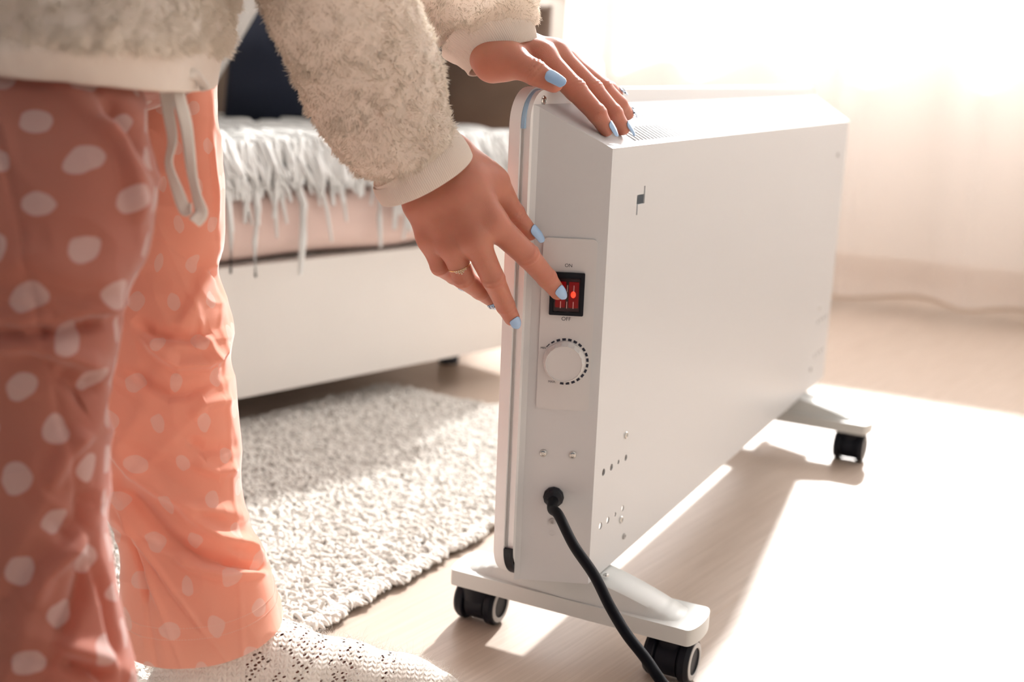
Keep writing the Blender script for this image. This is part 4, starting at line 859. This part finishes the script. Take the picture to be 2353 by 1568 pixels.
# ---- sock
FTs = [(p_, r_ + .0035) for p_, r_ in FT]; an = [FTs[1], (P(498, 1435, .934), .0300), (P(495, 1400, .934), .0290)]
ap = np.array([p_[0] for p_ in FTs + an]); F = Field(ap.min(0) - .045, ap.max(0) + .045, .0020); f = smin(F.chain(FTs, .02), F.chain(an, .02), .02)
V, Q = surface_nets(f, F.org, F.h); V[:, 2] = np.maximum(V[:, 2], .013)
def sock_mat():
    m = bpy.data.materials.new('lace_knit'); m.use_nodes = True; t = m.node_tree; b = t.nodes['Principled BSDF']; L = t.links.new
    b.inputs['Base Color'].default_value = (.84, .77, .70, 1); b.inputs['Roughness'].default_value = .95; b.inputs['Sheen Weight'].default_value = .5
    g = t.nodes.new('ShaderNodeTexCoord'); mp = t.nodes.new('ShaderNodeMapping'); mp.inputs['Rotation'].default_value = (0, 0, math.radians(-28)); L(g.outputs['Object'], mp.inputs[0])
    def M(op, a, b_=None):
        q = t.nodes.new('ShaderNodeMath'); q.operation = op
        for i, x in enumerate((a, b_)):
            if x is None: continue
            if isinstance(x, (int, float)): q.inputs[i].default_value = x
            else: L(x, q.inputs[i])
        return q.outputs[0]
    sp = t.nodes.new('ShaderNodeSeparateXYZ'); L(mp.outputs[0], sp.inputs[0]); X, Y, Z = sp.outputs
    # stitches : fine V columns
    u = M('MULTIPLY', X, 950); v = M('MULTIPLY', M('ADD', Z, M('MULTIPLY', Y, .6)), 700)
    st = M('MULTIPLY', M('ABSOLUTE', M('SINE', u)), M('ADD', .55, M('MULTIPLY', .45, M('SINE', M('ADD', M('MULTIPLY', v, 2), M('MULTIPLY', M('ABSOLUTE', M('SINE', M('MULTIPLY', u, .5))), 3))))))
    nz = t.nodes.new('ShaderNodeTexNoise'); nz.inputs['Scale'].default_value = 26; L(mp.outputs[0], nz.inputs['Vector'])
    vo = t.nodes.new('ShaderNodeTexVoronoi'); vo.inputs['Randomness'].default_value = .55; m2 = t.nodes.new('ShaderNodeMapping'); m2.inputs['Rotation'].default_value = (0, math.radians(35), math.radians(-28)); m2.inputs['Scale'].default_value = (60, 30, 72); L(g.outputs['Object'], m2.inputs[0]); L(m2.outputs[0], vo.inputs['Vector'])
    band = M('ABSOLUTE', M('SINE', M('ADD', M('MULTIPLY', X, 78), M('MULTIPLY', M('ABSOLUTE', M('SINE', M('MULTIPLY', Z, 70))), 1.6))))
    # lace only over the instep : between ankle and ball of the foot
    xc, zc = LACE
    rg_ = M('MULTIPLY', M('GREATER_THAN', X, xc - .036), M('LESS_THAN', X, xc + .070))
    hole = M('MULTIPLY', M('MULTIPLY', M('LESS_THAN', vo.outputs['Distance'], .30), M('GREATER_THAN', band, .50)), rg_)
    tr_ = t.nodes.new('ShaderNodeBsdfTransparent'); ms = t.nodes.new('ShaderNodeMixShader'); L(hole, ms.inputs[0]); L(b.outputs[0], ms.inputs[1]); L(tr_.outputs[0], ms.inputs[2]); L(ms.outputs[0], t.nodes['Material Output'].inputs[0])
    hs = M('MULTIPLY', M('SMOOTH_MIN', vo.outputs['Distance'], .6), rg_); bp = t.nodes.new('ShaderNodeBump'); bp.inputs['Strength'].default_value = .8; bp.inputs['Distance'].default_value = .0010; L(M('ADD', st, M('MULTIPLY', hs, 1.2)), bp.inputs['Height']); L(bp.outputs[0], b.inputs['Normal'])
    return m
q_ = P(700, 1500, .945); a_ = math.radians(-28); LACE = (q_[0] * math.cos(a_) - q_[1] * math.sin(a_), 0)
# knobbly knit relief
V = V + 0; sock = mesh_obj('sock', V, Q, sock_mat(), person); md = sock.modifiers.new('s', 'SMOOTH'); md.factor = .5; md.iterations = 3
dg = bpy.context.evaluated_depsgraph_get(); me = bpy.data.meshes.new_from_object(sock.evaluated_get(dg)); sock.modifiers.clear(); sock.data = me
sv = np.zeros(len(me.vertices) * 3); me.vertices.foreach_get('co', sv); sv = sv.reshape(-1, 3); sn = np.zeros(len(me.vertices) * 3); me.vertices.foreach_get('normal', sn); sn = sn.reshape(-1, 3)
k_ = rng.integers(0, len(sv), 9000); d = sn[k_] * .5 + rng.normal(size=(9000, 3)) * .8; d /= np.linalg.norm(d, axis=1)[:, None]; ln = rng.uniform(.003, .010, 9000)[:, None]; b2 = rng.normal(size=(9000, 3)) * .7
S = np.stack([sv[k_] + ln * (d * s_ + b2 * s_ * s_ * .6) for s_ in np.linspace(0, 1, 5)], 1); side = unit([1, .3, .2]); s1 = np.cross(d, side); s1 /= np.linalg.norm(s1, axis=1)[:, None]; s2 = np.cross(d, s1); wd = .00010 * np.array([1, 1, .9, .7, .3])
VV = np.stack([S + wd[None, :, None] * (a_ * s1 + b_ * s2)[:, None, :] for a_, b_ in ((1, 0), (-.5, .87), (-.5, -.87))], 2); n = 9000; base = (np.arange(n) * 15)[:, None, None]; kk = np.arange(4)[None, :, None] * 3; q = np.arange(3)[None, None, :]; q2 = (q + 1) % 3
Fc = np.stack([base + kk + q, base + kk + q2, base + kk + 3 + q2, base + kk + 3 + q], -1).reshape(-1, 4)
mesh_obj('wool_fuzz', VV.reshape(-1, 3), Fc, M_cotton, sock, smooth=False)['kind'] = 'stuff'
FN = [(p_, r_ + .004) for p_, r_ in near_foot]; ap = np.array([p_[0] for p_ in FN]); F = Field(ap.min(0) - .045, ap.max(0) + .045, .004); V, Q = surface_nets(F.chain(FN, .02), F.org, F.h); mesh_obj('sock', V, Q, sock.data.materials[0], person)
# ------------------------------------------------------------------ rug : knotted loops on a backing
def in_poly(x, y, pts):
    c = np.zeros(x.shape, bool)
    for (x1, y1), (x2, y2) in zip(pts, pts[1:] + pts[:1]):
        k = ((y1 > y) != (y2 > y)) & (x < (x2 - x1) * (y - y1) / (y2 - y1 + 1e-12) + x1); c ^= k
    return c
RP = [(-.245, .66), (-.238, .28), (-.262, -.05), (-.300, -.60), (-1.05, -.62), (-.96, -.10), (-.71, .69)]
RP = [(-.245, .655), (-.238, .28), (-.262, -.05), (-.300, -.62), (-1.10, -.62), (-.735, .30), (-.665, .675)]
bm = bmesh.new(); prism(bm, RP, 0.0005, .0045); 
n_ = 26000; xs = rng.uniform(-1.1, -.23, n_ * 3); ys = rng.uniform(-.62, .68, n_ * 3); k_ = in_poly(xs, ys, RP); xs, ys = xs[k_], ys[k_]
ed = []   # fringe along the right border
for (x1, y1), (x2, y2) in zip(RP[:3], RP[1:4]):
    t_ = rng.random(1500); ed.append(np.stack([x1 + (x2 - x1) * t_, y1 + (y2 - y1) * t_], 1))
t_ = rng.random(900); ed.append(np.stack([RP[0][0] + (RP[6][0] - RP[0][0]) * t_, RP[0][1] + (RP[6][1] - RP[0][1]) * t_], 1)); ed = np.concatenate(ed)
ed[:, 0] += np.where(ed[:, 0] > -.45, 1, 0) * (.004 + .007 * vnoise(np.stack([ed[:, 1] * 45, ed[:, 1] * 0, ed[:, 1] * 0], 1), 3) + .003 * rng.normal(size=len(ed)))
pts = np.concatenate([np.stack([xs, ys], 1), ed]); n_ = len(pts); z0 = np.full(n_, .006); isf = np.arange(n_) >= len(xs)
dirn = vnoise(np.stack([pts[:, 0] * 25, pts[:, 1] * 25, pts[:, 0] * 0], 1), 77) * 3 + rng.normal(size=n_) * 1.1
dirn = np.where(isf, rng.normal(size=n_) * .7 - .1, dirn); L_ = rng.uniform(.008, .018, n_) * np.where(isf, 1.1, 1); H_ = rng.uniform(.004, .010, n_) * np.where(isf, .5, 1)
dx, dy = np.cos(dirn), np.sin(dirn); S = []
for s_ in np.linspace(0, 1, 6):
    S.append(np.stack([pts[:, 0] + dx * L_ * (s_ - .3) + .003 * np.sin(s_ * 5 + pts[:, 1] * 900), pts[:, 1] + dy * L_ * (s_ - .3) + .003 * np.cos(s_ * 4 + pts[:, 0] * 800), z0 + H_ * np.sin(math.pi * (s_ * .85 + .15))], 1))
S = np.stack(S, 1); rad = rng.uniform(.0014, .0026, n_); T = np.stack([dx, dy, dx * 0], 1); A = np.stack([-dy, dx, dx * 0], 1); B = np.array([0, 0, 1.0]); VV = []
prof = np.array([.45, .95, 1.1, 1.0, 1.1, .5])
for q in range(6):
    a = q * math.pi / 3; VV.append(S + (rad[:, None] * prof)[..., None] * (math.cos(a) * A[:, None, :] + math.sin(a) * B))
VV = np.stack(VV, 2); base = (np.arange(n_) * 36)[:, None, None]; kk = np.arange(5)[None, :, None] * 6; q = np.arange(6)[None, None, :]; q2 = (q + 1) % 6
Fc = np.stack([base + kk + q, base + kk + q2, base + kk + 6 + q2, base + kk + 6 + q], -1).reshape(-1, 4)
M_rug = mat('cream_rug_yarn', (.80, .77, .72), .95, bump=(500, .5, .002))
VV[..., 2] = np.maximum(VV[..., 2], .0015)
rug = thing('rug', 'shaggy cream rug of looped yarn under the socked foot', 'rug')
bm_obj('backing', bm, mat('rug_backing', (.62, .56, .48), .95), rug); o = mesh_obj('loop_pile', VV.reshape(-1, 3), Fc, M_rug, rug); o['kind'] = 'stuff'
# ------------------------------------------------------------------ pillows and window-side things
M_navy = mat('navy_cotton', (.012, .017, .035), .9, bump=(300, .2, .001)); M_grey = mat('grey_linen', (.60, .56, .52), .9, bump=(300, .2, .001))
M_brown = mat('brown_cotton', (.13, .085, .06), .9, bump=(300, .2, .001))
pillow('pillow', 'large dark navy pillow on the sofa behind the raised sleeve', P(765, 165, 2.20) + [0, 0, .035], (.40, .30, .12), math.radians(18), math.radians(-14), M_navy, 3)
pillow('pillow', 'pale grey pillow leaning in front of the navy pillow', P(330, -30, 2.06), (.40, .42, .12), math.radians(18), math.radians(-12), M_grey, 5, math.radians(28))
pillow('pillow', 'brown pillow on the sofa between the two hands', P(1100, 170, 2.30), (.27, .27, .12), math.radians(24), math.radians(-10), M_brown, 9)

# white rounded stool standing between the sofa and the window
st = thing('stool', 'white rounded stool between the heater and the window', 'stool')
c = P(1275, 300, 2.62); c[2] = 0; top = P(1300, 122, 2.62)[2]; Mx = Matrix.Translation(c)
bm = bmesh.new(); lathe(bm, [(0, top - .10), (.088, top - .10), (.098, top - .085), (.100, top - .05), (.094, top - .018), (.075, top - .004), (.040, top), (0, top)], 48, Mx); bm_obj('seat', bm, mat('white_leatherette', (.84, .83, .81), .5), st, smooth=True)
bm = bmesh.new(); lathe(bm, [(.010, .02), (.010, top - .10)], 16, Mx); lathe(bm, [(0, 0), (.095, 0), (.090, .014), (.015, .024), (0, .024)], 40, Mx); bm_obj('pedestal', bm, M_chrome, st, auto=40)
